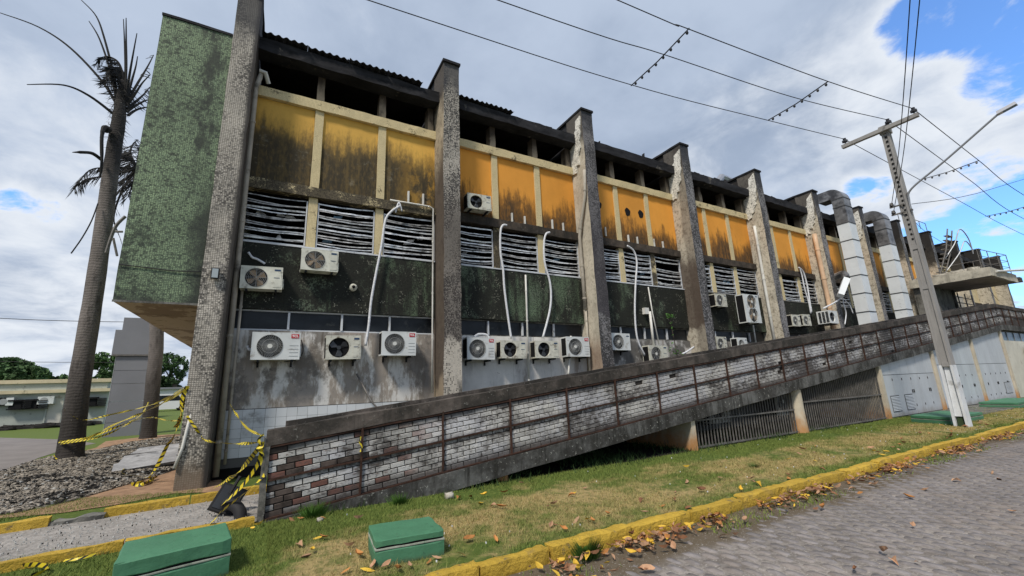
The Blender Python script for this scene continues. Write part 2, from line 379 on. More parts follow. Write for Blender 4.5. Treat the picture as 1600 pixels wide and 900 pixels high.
M_acold=simple('ac_yellowed_enamel',(0.56,0.55,0.47),0.5,0.4,vary=(5,0.15),dirt=0.45,dscale=9,dcol=(0.10,0.065,0.035))
M_acrust=simple('ac_rusty_burnt_enamel',(0.60,0.60,0.52),0.6,0.3,vary=(6,0.15),dirt=0.3,dscale=7,dcol=(0.06,0.04,0.028))
M_dark=simple('fan_cavity_black',(0.008,0.008,0.009),0.8,0.2)
M_fan=simple('fan_blade_black',(0.03,0.032,0.036),0.35,0.5)
M_fanbrown=simple('fan_blade_brown',(0.36,0.24,0.13),0.6,0.3,vary=(8,0.3))
M_grille=simple('grille_grey_wire',(0.30,0.31,0.31),0.5,0.4)
M_hub=simple('hub_pale',(0.62,0.62,0.58),0.5,0.4)
M_red=simple('badge_red',(0.45,0.012,0.02),0.4,0.5)
M_txtw=simple('lettering_white',(0.85,0.85,0.85),0.5,0.3)
M_txtb=simple('lettering_dark_blue',(0.03,0.06,0.12),0.5,0.3)
M_iron=simple('bracket_black_iron',(0.02,0.02,0.022),0.7,0.3)
M_pvc=simple('pvc_pipe_white',(0.62,0.61,0.57),0.5,0.4,vary=(2,0.15),dirt=0.25,dscale=3,dcol=(0.2,0.16,0.11))
M_pvcg=simple('pvc_pipe_greyed',(0.40,0.36,0.30),0.6,0.3,vary=(2,0.2),dirt=0.4,dscale=2)
M_pvco=simple('pvc_pipe_orange_cream',(0.62,0.42,0.27),0.5,0.4,vary=(1,0.25),dirt=0.2,dscale=2)
M_hose=simple('insulated_hose_white',(0.62,0.63,0.66),0.6,0.3,vary=(20,0.2),bump=(50,0.5))
M_rust=simple('rusty_steel',(0.05,0.026,0.019),0.9,0.2,vary=(9,0.5),dirt=0.5,dscale=8)
M_duct=simple('duct_galvanised_white',(0.68,0.71,0.73),0.4,0.4,vary=(1.5,0.07),dirt=0.05)
M_ductb=simple('duct_burnt_metal',(0.24,0.235,0.235),0.4,0.5,0.4,vary=(1.2,0.5),dirt=0.75,dscale=1.6,dcol=(0.03,0.028,0.03))
M_seam=simple('duct_flange_dark',(0.09,0.09,0.09),0.6,0.4,0.5)
M_tile=simple('white_tile_glazed',(0.60,0.62,0.64),0.25,0.5,rnd=0.08,dirt=0.12,dscale=1.6,dcol=(0.15,0.14,0.13))
M_grout=simple('tile_grout_grey',(0.12,0.115,0.11),0.9,0.1)
def brick_m():
    m=Mat('painted_brick',(0.43,0.43,0.45),0.85,0.25)
    o=m.oi()
    m.mix(m.ss(m.noise(1.4,3,0.6,3.),0.4,0.6,0,0.5),(0.52,0.50,0.44))
    m.rnd(0.22)
    near=m.ss(m.add(m.x,m.mul(m.noise(1.5,3),1.5)),3.4,2.2,0.0,1.0); grim=m.ss(m.x,4,22,0,0.16)
    m.mix(m.mul(m.ss(o,0.86,0.87),near,0.92),(0.14,0.04,0.022))
    n=m.noise((9,9,18),7,0.72,2.); n1=m.noise((1.2,1.2,1.8),6,0.65,7.)
    m.mix(m.mul(m.ss(m.add(n,m.mul(n1,0.9),grim),0.95,1.15),0.85),(0.06,0.052,0.048)); m.mix(m.mul(m.ss(m.noise((24,24,40),4,0.7,1.),0.55,0.66),0.75),(0.07,0.06,0.055))
    m.mix(m.mul(m.ss(n,0.60,0.68),near,0.7),(0.14,0.05,0.03))
    m.mix(m.mul(m.ss(n1,0.45,0.68),0.55),(0.07,0.064,0.062))
    hh=m.math('SUBTRACT',m.z,m.math('MULTIPLY',m.x,0.1125)); hj=m.add(hh,m.math('MULTIPLY',m.math('SUBTRACT',n1,0.5),0.22))
    m.mix(m.mul(m.ss(hj,0.20,0.04),0.85),(0.045,0.036,0.032)); m.mix(m.mul(m.ss(hj,0.74,0.90),0.8),(0.045,0.04,0.037)); m.mix(m.mul(m.ss(m.math('ABSOLUTE',m.math('SUBTRACT',hj,0.45)),0.10,0.02),m.ss(n,0.35,0.55),0.7),(0.06,0.052,0.048))
    m.bump(n,0.8,0.012); return m.done()
M_brick=brick_m()
M_brickdark=simple('brick_sooted',(0.07,0.055,0.048),0.9,0.2,vary=(6,0.5),dirt=0.4,dscale=6)
def kerb_m():
    m=Mat('kerb_yellow_paint',(0.52,0.34,0.045),0.75,0.3); m.rnd(0.06); m.vary(3,0.18)
    n=m.noise(9,7,0.7,3.); m.mix(m.mul(m.ss(n,0.56,0.68),0.8),(0.15,0.12,0.07)); m.mix(m.mul(m.ss(m.noise(2.5,7,.7,8),0.57,0.66),0.55),(0.26,0.18,0.06))
    m.bump(m.noise(16,6,0.7),1.0,0.04); return m.done()
M_kerb=kerb_m()
def grass_g(name,blade):
    m=Mat(name,(0.075,0.11,0.025) if not blade else (0.155,0.20,0.05),0.9,0.1)
    n1=m.noise((0.55,0.9,1),5,0.6,4.2); n2=m.noise((2.3,2.3,1),6,0.7,1.); n3=m.noise((14,14,14),3,0.6,6.)
    y=m.math('ABSOLUTE',m.math('SUBTRACT',m.y,5.05))
    dry=m.add(0.035,m.mul(n1,0.62),m.mul(n2,0.5),m.ss(y,0.3,1.5,0.08,-0.12),m.ss(m.x,-1,3,-0.10,0.0))
    d=(0.36,0.26,0.13) if not blade else (0.50,0.37,0.18)
    m.mix(m.mul(m.ss(dry,0.55,0.72),m.ss(n3,0.35,0.6,0.35,1.0)),d)
    m.mix(m.mul(m.ss(n3,0.48,0.7),0.5 if blade else 0.35),(0.21,0.23,0.06))
    m.mix(m.mul(m.ss(m.noise((0.8,0.8,1),6,0.7,15.),0.66,0.74),0.5),(0.10,0.07,0.04))
    m.mix(m.ss(m.y,14,22,0,0.6 if not blade else 0),(0.13,0.17,0.05)); m.bump(m.noise(25,5,0.7),0.6,0.02); return m.done()
M_grass=grass_g('lawn_soil',False); M_blade=grass_g('lawn_blades',True)
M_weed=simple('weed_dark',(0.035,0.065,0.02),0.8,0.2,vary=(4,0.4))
def stone_m():
    m=Mat('cobble_granite',(0.20,0.182,0.178),0.75,0.35); m.rnd(0.15); m.vary((0.8,0.8,.8),0.18); m.vary((12,12,12),0.25)
    m.mix(m.mul(m.ss(m.noise(1.2,6,.7,3),0.5,0.62),0.45),(0.24,0.20,0.17)); m.mix(m.mul(m.ss(m.noise(40,3,.6,3),0.62,0.7),0.35),(0.35,0.33,0.32)); m.bump(m.noise(30,5,0.7),0.5,0.01); return m.done()
M_stone=stone_m()
def roadbed_m():
    m=Mat('road_bed_sand',(0.22,0.197,0.178),0.9,0.2); m.vary((1.1,1.1,1),0.25); m.vary((20,20,20),0.35)
    m.mix(m.mul(m.ss(m.noise(2.4,7,.7,9),0.52,0.62),0.6),(0.13,0.11,0.095))
    yy=m.add(m.y,m.mul(m.noise((1.3,1.3,1),5,.6,2),0.6))
    m.mix(m.mul(m.ss(yy,3.45,3.75),0.85),(0.10,0.075,0.045))
    m.mix(m.mul(m.ss(m.noise(60,2,.5,1),0.66,0.7),0.7),(0.5,0.48,0.45)); m.bump(m.noise(26,6,0.7),0.6,0.015); return m.done()
M_road=roadbed_m()
def path_m():
    m=Mat('gritty_path',(0.29,0.27,0.25),0.9,0.2); m.vary((2,2,2),0.2); m.vary((28,28,28),0.35)
    m.mix(m.mul(m.ss(m.vor(22),0.22,0.12),m.ss(m.noise(3,4),0.45,0.6),0.7),(0.06,0.055,0.05)); m.mix(m.mul(m.ss(m.vor(17,off=4.),0.16,0.08),0.8),(0.5,0.5,0.49)); m.bump(m.noise(30,6,0.7),0.7,0.015); return m.done()
M_path=path_m()
def ash_m():
    m=Mat('ash_bed',(0.25,0.225,0.195),0.95,0.1); m.vary((2,2,2),0.3); m.vary((25,25,25),0.5)
    m.mix(m.mul(m.ss(m.noise((0.7,0.7,1),7,.7,6),0.50,0.58),0.9),(0.02,0.018,0.016)); m.bump(m.noise(12,7,0.75),1.0,0.05); return m.done()
M_ash=ash_m()
M_shard=simple('ash_shard_grey',(0.30,0.265,0.22),0.85,0.2,vary=(9,0.5),rnd=0.2)
M_shardw=simple('shard_white',(0.42,0.42,0.40),0.8,0.2,vary=(7,0.3))
M_shardb=simple('shard_charcoal',(0.025,0.023,0.021),0.9,0.2)
M_sand=simple('bare_sandy_soil',(0.30,0.19,0.12),0.95,0.1,vary=(5,0.3),bump=(20,0.6))
M_drive=simple('driveway_grey',(0.20,0.18,0.17),0.9,0.2,vary=(1,0.15),bump=(20,0.3))
M_tk=simple('bark_ringed',(0.13,0.115,0.105),0.9,0.2)
def palm_m():
    m=Mat('palm_bark_burnt',(0.17,0.15,0.14),0.9,0.2); m.vary((3,3,0.8),0.3)
    ring=m.math('SINE',m.add(m.math('MULTIPLY',m.z,75.0),m.mul(m.noise((3,3,3),3),14)))
    m.mix(m.ss(ring,0.0,0.9,0,0.22),(0.09,0.08,0.07))
    n=m.noise((3,3,1.2),7,.7,2); m.mix(m.mul(m.ss(n,0.5,0.62),0.6),(0.035,0.03,0.027))
    m.mix(m.ss(m.add(m.z,m.mul(n,3)),6.0,2.2,0,0.85),(0.028,0.025,0.022)); m.mix(m.ss(m.add(m.z,m.mul(n,1.5)),8.6,10.2,0,0.9),(0.025,0.023,0.022))
    m.mix(m.mul(m.ss(m.noise(9,5,.7,4),0.66,0.7),0.6),(0.25,0.24,0.21))
    m.bump(ring,0.2,0.015); m.bump(n,0.9,0.06); return m.done()
M_palm=palm_m()
M_frond=simple('frond_charred',(0.02,0.019,0.018),0.8,0.25)
M_leafg=simple('foliage_green',(0.08,0.14,0.05),0.8,0.2,vary=(0.35,0.5))
M_leafd=simple('foliage_dark_green',(0.065,0.115,0.045),0.8,0.2,vary=(0.3,0.5))
M_bark=simple('tree_bark',(0.08,0.065,0.05),0.9,0.2)
M_boxg=Mat('painted_green_concrete',(0.065,0.19,0.105),0.6,0.35)
m=M_boxg; m.vary((2,2,2),0.12); m.mix(m.mul(m.ss(m.noise(3,7,.7,3),0.56,0.66),0.45),(0.075,0.22,0.12)); m.mix(m.mul(m.ss(m.noise(14,6,.7,3),0.60,0.68),0.55),(0.03,0.07,0.045)); m.mix(m.mul(m.ss(m.noise(10,8,.8,13),0.655,0.69),0.8),(0.27,0.28,0.24)); m.mix(m.ss(m.add(m.z,m.mul(m.noise(8,4),.08)),0.10,0.03,0,0.65),(0.07,0.075,0.04)); m.bump(m.noise((20,20,20),6,.7),0.5,0.01); M_boxg=m.done()
M_boxe=simple('bare_cement_edge',(0.30,0.32,0.27),0.85,0.2,vary=(9,0.25),dirt=0.3,dscale=9,dcol=(0.05,0.15,0.08))
def pole_m():
    m=Mat('pole_concrete',(0.29,0.28,0.27),0.85,0.25); m.vary((3,3,1),0.15); m.mix(m.mul(m.ss(m.noise((6,6,0.8),6,.7,2),0.55,0.7),0.55),(0.14,0.13,0.12)); m.bump(m.noise(25,5,.7),0.3,0.01); return m.done()
M_pole=pole_m()
M_polew=simple('pole_whitewash',(0.66,0.68,0.70),0.75,0.3,vary=(3,0.12),dirt=0.25,dscale=3,dcol=(0.25,0.24,0.22))
M_steel=simple('galvanised_steel',(0.32,0.33,0.35),0.45,0.5,0.5)
M_wire=simple('wire_black',(0.02,0.02,0.022),0.6,0.3)
M_insul=simple('insulator_dark',(0.025,0.025,0.03),0.35,0.5)
def doorm():
    m=Mat('metal_door_grey_white',(0.47,0.50,0.53),0.5,0.4); m.rnd(0.05); m.vary((1.2,1.2,.5),0.1); n=m.noise((3,3,2),6,.7,2)
    m.mix(m.ss(m.add(m.z,m.mul(n,0.5)),0.55,0.22,0,0.6),(0.22,0.19,0.16)); m.mix(m.mul(m.ss(m.noise((12,12,.7),5,.6,5),0.6,0.7),0.35),(0.25,0.24,0.22)); return m.done()
M_doorw=doorm()
M_seal=simple('door_gap_grey',(0.16,0.17,0.18),0.7,0.3)
def colm():
    m=Mat('ramp_column_plaster',(0.52,0.46,0.36),0.85,0.2); m.vary((3,3,2),0.15)
    n=m.noise((4,4,3),6,.7,2); m.mix(m.ss(m.add(m.z,m.mul(n,0.9)),1.05,0.5),(0.46,0.24,0.10)); m.mix(m.mul(m.ss(m.noise((5,5,2),7,.7,7),0.56,0.64),0.6),(0.2,0.17,0.13)); return m.done()
M_colm=colm()
M_creamw=simple('cream_wall',(0.56,0.54,0.47),0.85,0.25,vary=(1.5,0.1),dirt=0.25,dscale=1.2,dcol=(0.25,0.2,0.14))
M_patch=simple('loose_plaster_pale',(0.70,0.67,0.60),0.9,0.2,vary=(5,0.25),dirt=0.62,dscale=16,bump=(18,0.8))
M_lowb=simple('pale_green_wall',(0.42,0.45,0.40),0.9,0.2,vary=(0.8,0.1),dirt=0.12)
M_lowc=simple('cream_coping',(0.58,0.50,0.34),0.9,0.2,vary=(0.8,0.15),dirt=0.2)
M_tower=simple('grey_clad_panel',(0.19,0.195,0.215),0.6,0.3,vary=(0.6,0.08),rnd=0.03)
M_van=simple('van_white',(0.7,0.7,0.72),0.3,0.5); M_tyre=simple('tyre_black',(0.02,0.02,0.02),0.8,0.3)
M_gate=simple('gate_grey_steel',(0.16,0.15,0.14),0.7,0.4,0.3,vary=(6,0.4))
M_leaf=[simple('dead_leaf_brown',(0.24,0.115,0.06),0.8,0.25,rnd=0.25),simple('dead_leaf_orange',(0.42,0.19,0.06),0.75,0.25,rnd=0.2),simple('dead_leaf_yellow',(0.62,0.40,0.05),0.7,0.25,rnd=0.15),simple('dead_leaf_tan',(0.42,0.25,0.15),0.8,0.25,rnd=0.2)]
M_litter=simple('litter_white',(0.65,0.66,0.68),0.7,0.3)
def tape_m():
    m=Mat('barrier_tape_striped',(0.66,0.52,0.03),0.45,0.4)
    u=m.nd('ShaderNodeUVMap'); sp=m.nd('ShaderNodeSeparateXYZ'); m.l.new(u.outputs[0],sp.inputs[0])
    f=m.math('FRACT',m.add(m.math('MULTIPLY',sp.outputs[0],9.0),m.math('MULTIPLY',sp.outputs[1],0.5)))
    m.mix(m.ss(f,0.60,0.62),(0.02,0.02,0.02)); return m.done()
M_tape=tape_m()
# ------------------------------------------------------------ mesh helpers
WLOC={}
class MB:
    def __init__(s): s.v=[]; s.f=[]; s.mi=[]
    def add(s,vs,fs,mi=0):
        o=len(s.v); s.v+=[tuple(p) for p in vs]; s.f+=[tuple(i+o for i in f) for f in fs]; s.mi+=[mi]*len(fs); return s
    def hexa(s,p,mi=0):
        return s.add(p,[(0,3,2,1),(4,5,6,7),(0,1,5,4),(1,2,6,5),(2,3,7,6),(3,0,4,7)],mi)
    def box(s,x0,x1,y0,y1,z0,z1,mi=0):
        return s.hexa([(x0,y0,z0),(x1,y0,z0),(x1,y1,z0),(x0,y1,z0),(x0,y0,z1),(x1,y0,z1),(x1,y1,z1),(x0,y1,z1)],mi)
    def quad(s,a,b,c,d,mi=0): return s.add([a,b,c,d],[(0,1,2,3)],mi)
    def poly_extr(s,pts,d,mi=0):
        """polygon (3D points) extruded by vector d"""
        n=len(pts); d=Vector(d); q=[Vector(p) for p in pts]
        return s.add(q+[p+d for p in q],[tuple(range(n)),tuple(range(2*n-1,n-1,-1))]+[(i,i+n,(i+1)%n+n,(i+1)%n) for i in range(n)],mi)
    def tube(s,pts,r,n=8,mi=0,cap=True):
        pts=[Vector(p) for p in pts]; rs=r if isinstance(r,(list,tuple)) else [r]*len(pts)
        o=len(s.v); prev=None
        for i,p in enumerate(pts):
            t=(pts[min(i+1,len(pts)-1)]-pts[max(i-1,0)]).normalized()
            if prev is None:
                a=t.cross(Vector((0,0,1)))
                if a.length<1e-3: a=t.cross(Vector((1,0,0)))
            else: a=prev-t*prev.dot(t)
            a.normalize(); prev=a; b=t.cross(a)
            for k in range(n):
                an=2*math.pi*k/n; s.v.append(tuple(p+(a*math.cos(an)+b*math.sin(an))*rs[i]))
        for i in range(len(pts)-1):
            for k in range(n):
                k2=(k+1)%n; s.f.append((o+i*n+k,o+i*n+k2,o+(i+1)*n+k2,o+(i+1)*n+k)); s.mi.append(mi)
        if cap:
            s.f.append(tuple(o+k for k in range(n))[::-1]); s.mi.append(mi)
            e=o+(len(pts)-1)*n; s.f.append(tuple(e+k for k in range(n))); s.mi.append(mi)
        return s
    def rough(s,x0,x1,y0,y1,z0,z1,seg=0.4,jit=0.012,seed=0.0,mi=0,shear=0.0,sidemi=None,fr=3.0,pull=0.0):
        """subdivided box with worn, wobbly faces and edges; shear = rise of z per x"""
        def ax(a,b): return max(1,min(60,int(round((b-a)/seg))))
        nx,ny,nz=ax(x0,x1),ax(y0,y1),ax(z0,z1); idx={}
        def vert(i,j,k):
            if (i,j,k) in idx: return idx[(i,j,k)]
            p=Vector((x0+(x1-x0)*i/nx,y0+(y1-y0)*j/ny,z0+(z1-z0)*k/nz))
            nv=mnoise.noise_vector(p*fr+Vector((seed,seed*2,seed*3)))
            e=(i in (0,nx))+(j in (0,ny))+(k in (0,nz))
            q=p+nv*jit*(1.0 if e<2 else 1.5)
            if pull and e>=2:
                c=Vector(((x0+x1)/2,(y0+y1)/2,(z0+z1)/2)); dd=Vector((0,c.y-p.y,c.z-p.z))
                q+=dd.normalized()*pull*(0.6+0.8*random.random())
            q.z+=shear*(p.x)
            idx[(i,j,k)]=len(s.v); s.v.append(tuple(q)); return idx[(i,j,k)]
        def face(a,b,c,d,m_): s.f.append((a,b,c,d)); s.mi.append(m_)
        sm=mi if sidemi is None else sidemi
        for i in range(nx):
            for k in range(nz):
                face(vert(i,0,k),vert(i+1,0,k),vert(i+1,0,k+1),vert(i,0,k+1),mi)
                face(vert(i,ny,k),vert(i,ny,k+1),vert(i+1,ny,k+1),vert(i+1,ny,k),mi)
        for j in range(ny):
            for k in range(nz):
                face(vert(0,j,k),vert(0,j,k+1),vert(0,j+1,k+1),vert(0,j+1,k),sm)
                face(vert(nx,j,k),vert(nx,j+1,k),vert(nx,j+1,k+1),vert(nx,j,k+1),sm)
        for i in range(nx):
            for j in range(ny):
                face(vert(i,j,0),vert(i,j+1,0),vert(i+1,j+1,0),vert(i+1,j,0),sm)
                face(vert(i,j,nz),vert(i+1,j,nz),vert(i+1,j+1,nz),vert(i,j+1,nz),sm)
        return s
    def mesh(s,name,mats,smooth=False,org=(0,0,0)):
        me=bpy.data.meshes.new(name)
        ox,oy,oz=org
        me.from_pydata([(a-ox,b-oy,c-oz) for a,b,c in s.v],[],s.f)
        if not isinstance(mats,(list,tuple)): mats=[mats]
        for q in mats: me.materials.append(q)
        if len(mats)>1: me.polygons.foreach_set('material_index',s.mi)
        if smooth: me.polygons.foreach_set('use_smooth',[True]*len(me.polygons))
        me.update(); return me
    def build(s,name,mats,parent=None,smooth=False,org=None,label=None,world=True):
        """link as one object; coordinates given in world space unless world=False (then local to the parent)"""
        if parent is None:
            org=org or (0,0,0)
            o=bpy.data.objects.new(name,s.mesh(name,mats,smooth,org)); o.location=org; WLOC[o.name]=Vector(org)
        else:
            pl=WLOC.get(parent.name,Vector((0,0,0)))
            if org is None: org=pl
            org=Vector(org)
            if world: o=bpy.data.objects.new(name,s.mesh(name,mats,smooth,org)); o.location=org-pl; WLOC[o.name]=org
            else: o=bpy.data.objects.new(name,s.mesh(name,mats,smooth)); WLOC[o.name]=pl
            o.parent=parent
        if label: o['label']=label
        C.objects.link(o); return o
def thing(name,label,cat,loc=(0,0,0),rz=0.0,group=None):
    o=bpy.data.objects.new(name,None); o.empty_display_size=0.2; C.objects.link(o)
    o.location=loc; o.rotation_euler=(0,0,rz); o['label']=label; o['category']=cat
    if group: o['group']=group
    WLOC[o.name]=Vector(loc); return o
def tag(o,label,cat,group=None):
    o['label']=label; o['category']=cat
    if group: o['group']=group
    return o
def inst(name,me,parent,loc,rot=(0,0,0),scale=(1,1,1)):
    o=bpy.data.objects.new(name,me); C.objects.link(o); o.parent=parent; o.location=loc; o.rotation_euler=rot; o.scale=scale; return o
def copy_tree(o,parent=None):
    c=o.copy(); C.objects.link(c); c.parent=parent
    for ch in list(o.children): copy_tree(ch,c)
    return c
def lerp(a,b,t): return a+(b-a)*t
def arc_pts(pts,n=6):
    """Catmull-Rom smoothing of a point list"""
    P=[Vector(p) for p in pts]; out=[]
    for i in range(len(P)-1):
        p0,p1,p2,p3=P[max(i-1,0)],P[i],P[i+1],P[min(i+2,len(P)-1)]
        for k in range(n):
            t=k/n; out.append(0.5*((2*p1)+(-p0+p2)*t+(2*p0-5*p1+4*p2-p3)*t*t+(-p0+3*p1-3*p2+p3)*t**3))
    out.append(P[-1]); return out
def np_mesh(name,verts,faces,mats,midx=None):
    """verts (N,3) and faces (M,k) numpy arrays to one mesh"""
    me=bpy.data.meshes.new(name); k=faces.shape[1]
    me.vertices.add(len(verts)); me.vertices.foreach_set('co',verts.astype(np.float32).ravel())
    me.loops.add(faces.size); me.loops.foreach_set('vertex_index',faces.astype(np.int32).ravel())
    me.polygons.add(len(faces)); me.polygons.foreach_set('loop_start',np.arange(0,faces.size,k,dtype=np.int32))
    if not isinstance(mats,(list,tuple)): mats=[mats]
    for q in mats: me.materials.append(q)
    if midx is not None: me.polygons.foreach_set('material_index',midx.astype(np.int32))
    me.update(); me.validate(); return me
def stuff(o): o['kind']='stuff'; return o
def structure(o): o['kind']='structure'; return o
def text_mesh(body,size,mat,name):
    cu=bpy.data.curves.new(name,'FONT'); cu.body=body; cu.size=size; cu.align_x='CENTER'; cu.align_y='CENTER'; cu.extrude=0.0015; cu.offset=0.002
    t=bpy.data.objects.new(name,cu); C.objects.link(t); dg=bpy.context.evaluated_depsgraph_get()
    me=bpy.data.meshes.new_from_object(t.evaluated_get(dg)); me.name=name
    bpy.data.objects.remove(t); me.materials.clear(); me.materials.append(mat); return me
exec_parts=[]
# ============================================================ THE GROUND
RZ=-0.12
def sheet(name,poly,z,mat,thick=0.0,sub=None):
    b=MB(); b.add([(x,y,z) for x,y in poly],[tuple(range(len(poly)))])
    return structure(b.build(name,mat))
# lawn: dense near the camera, plain beyond
sheet('ground',[(-500,4.0),(500,4.0),(500,900),(-500,900)],0.0,M_grass)
sheet('ground',[(-500,-400),(500,-400),(500,-10),(-500,-10)],-0.10,M_grass)
road=sheet('road',[(-500,-10),(500,-10),(500,4.1),(-500,4.1)],RZ,M_road)
# cobble stones of the road
def stone_mesh(sd):
    rnd=random.Random(sd); b=MB(); n=8; lx,ly=0.058,0.105
    top=[];bot=[]
    for k in range(n):
        a=2*math.pi*(k+0.5)/n; cx=math.copysign(abs(math.cos(a))**0.55,math.cos(a)); cy=math.copysign(abs(math.sin(a))**0.55,math.sin(a))
        j=rnd.uniform(0.90,1.06); bot.append((cx*lx*j,cy*ly*j,-0.02)); top.append((cx*lx*j*0.78,cy*ly*j*0.84,0.010+rnd.uniform(-.003,.003)))
    vs=bot+top+[(0,0,0.016)]
    fs=[(k,(k+1)%n,(k+1)%n+n,k+n) for k in range(n)]+[(k+n,(k+1)%n+n,2*n) for k in range(n)]
    b.add(vs,fs); return b
stm=[stone_mesh(i) for i in range(8)]; stme=[s.mesh('cobblestone',M_stone,smooth=True) for s in stm]
stones=[]
rnd=random.Random(3)
for i in range(0,330):
    x=0.6+i*0.128
    for j in range(0,40):
        y=3.62-0.226*(j+(0.5 if i%2 else 0))
        if y<-4.5 or (x-0)**2+y*y>40**2: continue
        # keep what the photograph can see of the road
        v=Vector((x,y,RZ))-CAM; zc=sum(CR[k][2]*v[k] for k in range(3)); 
        if zc<0.5: continue
        u=800+FPX*sum(CR[k][0]*v[k] for k in range(3))/zc; w=450+FPX*sum(CR[k][1]*v[k] for k in range(3))/zc
        if u<780 or u>1720 or w>1010: continue
        dsand=mnoise.noise(Vector((x*0.7,y*0.7,0)))
        sink=-0.010*max(0,1.2-x*0.13)-0.006*dsand-(0.010 if y>3.3 else 0)
        if x<2.6+1.0*dsand: sink-=0.012
        stones.append((v.length,x+rnd.uniform(-.008,.008),y+rnd.uniform(-.012,.012),RZ+0.001+sink+rnd.uniform(-.004,.004),rnd.uniform(-.12,.12)+0.05,rnd.randrange(8),rnd.uniform(.9,1.06)))
stones.sort()
for d,x,y,z,a,k,s in stones[:300]: inst('cobblestone',stme[k],road,(x,y,z),(rnd.uniform(-.03,.03),rnd.uniform(-.03,.03),a),(s,s,1))
rest=stones[300:]
V=[];Fq=[];Ft=[];off=0
base=[np.array(s.v) for s in stm]
quads=np.array([f for f in stm[0].f if len(f)==4]); tris=np.array([f for f in stm[0].f if len(f)==3])
for d,x,y,z,a,k,s in rest:
    c,sn=math.cos(a),math.sin(a); p=base[k]*[s,s,1]; q=np.stack([p[:,0]*c-p[:,1]*sn+x,p[:,0]*sn+p[:,1]*c+y,p[:,2]+z],1)
    V.append(q); Fq.append(np.concatenate([quads[:,[0,1,2]],quads[:,[0,2,3]],tris])+off); off+=len(p)
o=bpy.data.objects.new('cobblestone',np_mesh('cobblestones_far',np.concatenate(V),np.concatenate(Fq),M_stone)); C.objects.link(o); o.parent=road; stuff(o)
# kerb along the road
kerb=bpy.data.objects.new('kerb',None); C.objects.link(kerb); structure(kerb); kerb.location=(0,3.95,RZ); WLOC['kerb']=Vector((0,3.95,RZ))
x=-0.5; i=0; rk=random.Random(5)
while x<62:
    l=rk.uniform(0.75,1.25); b=MB(); dz=rk.uniform(-0.02,0.02)
    b.rough(x+0.012,x+l-0.012,3.90+rk.uniform(-.015,.015),4.06,-0.16,0.022+dz*.7,seg=0.06 if x<12 else 0.3,jit=0.012,seed=i*3.3,fr=4.5,pull=0.014)
    b.build('kerb_stone',M_kerb,kerb,smooth=False,org=(x+l/2,3.98,0)); x+=l; i+=1
# access path between two low yellow kerbs
pn0=at(23,871,Z=0.10); pn1=at(398,805,Z=0.10); pf0=at(0,819,Z=0.14); pf1=at(400,760,Z=0.14)
def ext(a,b,x): t=(x-a.x)/(b.x-a.x); return a.y+(b.y-a.y)*t
XL=-9.0
sheet('path',[(XL,ext(pn0,pn1,XL)),(0.1,ext(pn0,pn1,0.1)),(0.1,ext(pf0,pf1,0.1)+.05),(XL,ext(pf0,pf1,XL)+.05)],0.02,M_path)
pk=bpy.data.objects.new('kerb',None); C.objects.link(pk); structure(pk); pk.location=(-2,8,0); WLOC[pk.name]=Vector((-2,8,0))
def kerbrun(p0,p1,xs,h,w):
    for a,bx in xs:
        b=MB(); y0=ext(p0,p1,a); y1=ext(p0,p1,bx)
        b.rough(0,math.hypot(bx-a,y1-y0),0,w,-0.03,h,seg=0.12,jit=0.012,seed=a*3,fr=5,pull=0.01)
        ang=math.atan2(y1-y0,bx-a); b.v=[(a+p[0]*math.cos(ang)-p[1]*math.sin(ang),y0+p[0]*math.sin(ang)+p[1]*math.cos(ang),p[2]) for p in b.v]
        b.build('kerb_stone',M_kerb,pk,org=((a+bx)/2,y0,0))
kerbrun(pf0,pf1,[(-9.0,-6.9),(-6.88,-4.6),(-4.58,-2.42),(-1.9,-0.95),(-0.93,0.08)],0.14,0.14)
kerbrun(pn0,pn1,[(-9.0,-7),(-6.98,-4.9),(-4.88,-2.6),(-2.58,-1.3),(-1.28,-0.06)],0.10,-0.12)
# broken kerb piece in the gap
b=MB(); b.rough(-2.42,-1.9,ext(pf0,pf1,-2.1)-0.02,ext(pf0,pf1,-2.1)+0.12,-0.02,0.07,seg=0.07,jit=0.035,seed=4,fr=6); b.build('broken_kerb_stone',M_conc,pk,org=(-2.1,8.9,0),label='broken bare concrete end between two yellow kerb pieces')
# driveway on the left, bare soil, ash bed
def gpoly(px): return [tuple(at(a,b,Z=0)[:2]) for a,b in px]
sheet('driveway',gpoly([(-500,1010),(-60,760),(0,742),(60,716),(100,703),(150,693),(100,687),(0,684),(-160,684),(-700,700)]),0.008,M_drive)
sheet('bare_soil',gpoly([(150,700),(165,690),(250,680),(330,676),(350,700),(345,770),(270,772),(180,790),(100,802),(-10,812),(-60,830),(-80,770),(0,740),(80,718)]),0.012,M_sand)
# ash bed: a low mound sheet
px=[(-90,800),(-60,762),(0,738),(50,722),(90,712),(150,704),(210,690),(285,682),(300,700),(290,715),(275,735),(235,748),(180,764),(110,785),(40,800),(-30,812)]
P2=gpoly(px); cx=sum(p[0] for p in P2)/len(P2); cy=sum(p[1] for p in P2)/len(P2)
b=MB(); rings=9; n=96
def rim(t):
    k=t*len(P2); i=int(k)%len(P2); f=k-int(k); a=P2[i]; c=P2[(i+1)%len(P2)]; return (lerp(a[0],c[0],f),lerp(a[1],c[1],f))
vs=[]; 
for r_ in range(rings+1):
    f=r_/rings
    for k in range(n):
        q=rim(k/n); x=cx+(q[0]-cx)*f; y=cy+(q[1]-cy)*f
        h=0.09*(1-f**3)*(0.7+0.6*mnoise.noise(Vector((x*1.3,y*1.3,0))))+0.05*mnoise.noise(Vector((x*5,y*5,2)))*(1-f)
        vs.append((x,y,0.016+max(0.0,h)))
fs=[(r_*n+k,r_*n+(k+1)%n,(r_+1)*n+(k+1)%n,(r_+1)*n+k) for r_ in range(rings) for k in range(n)]
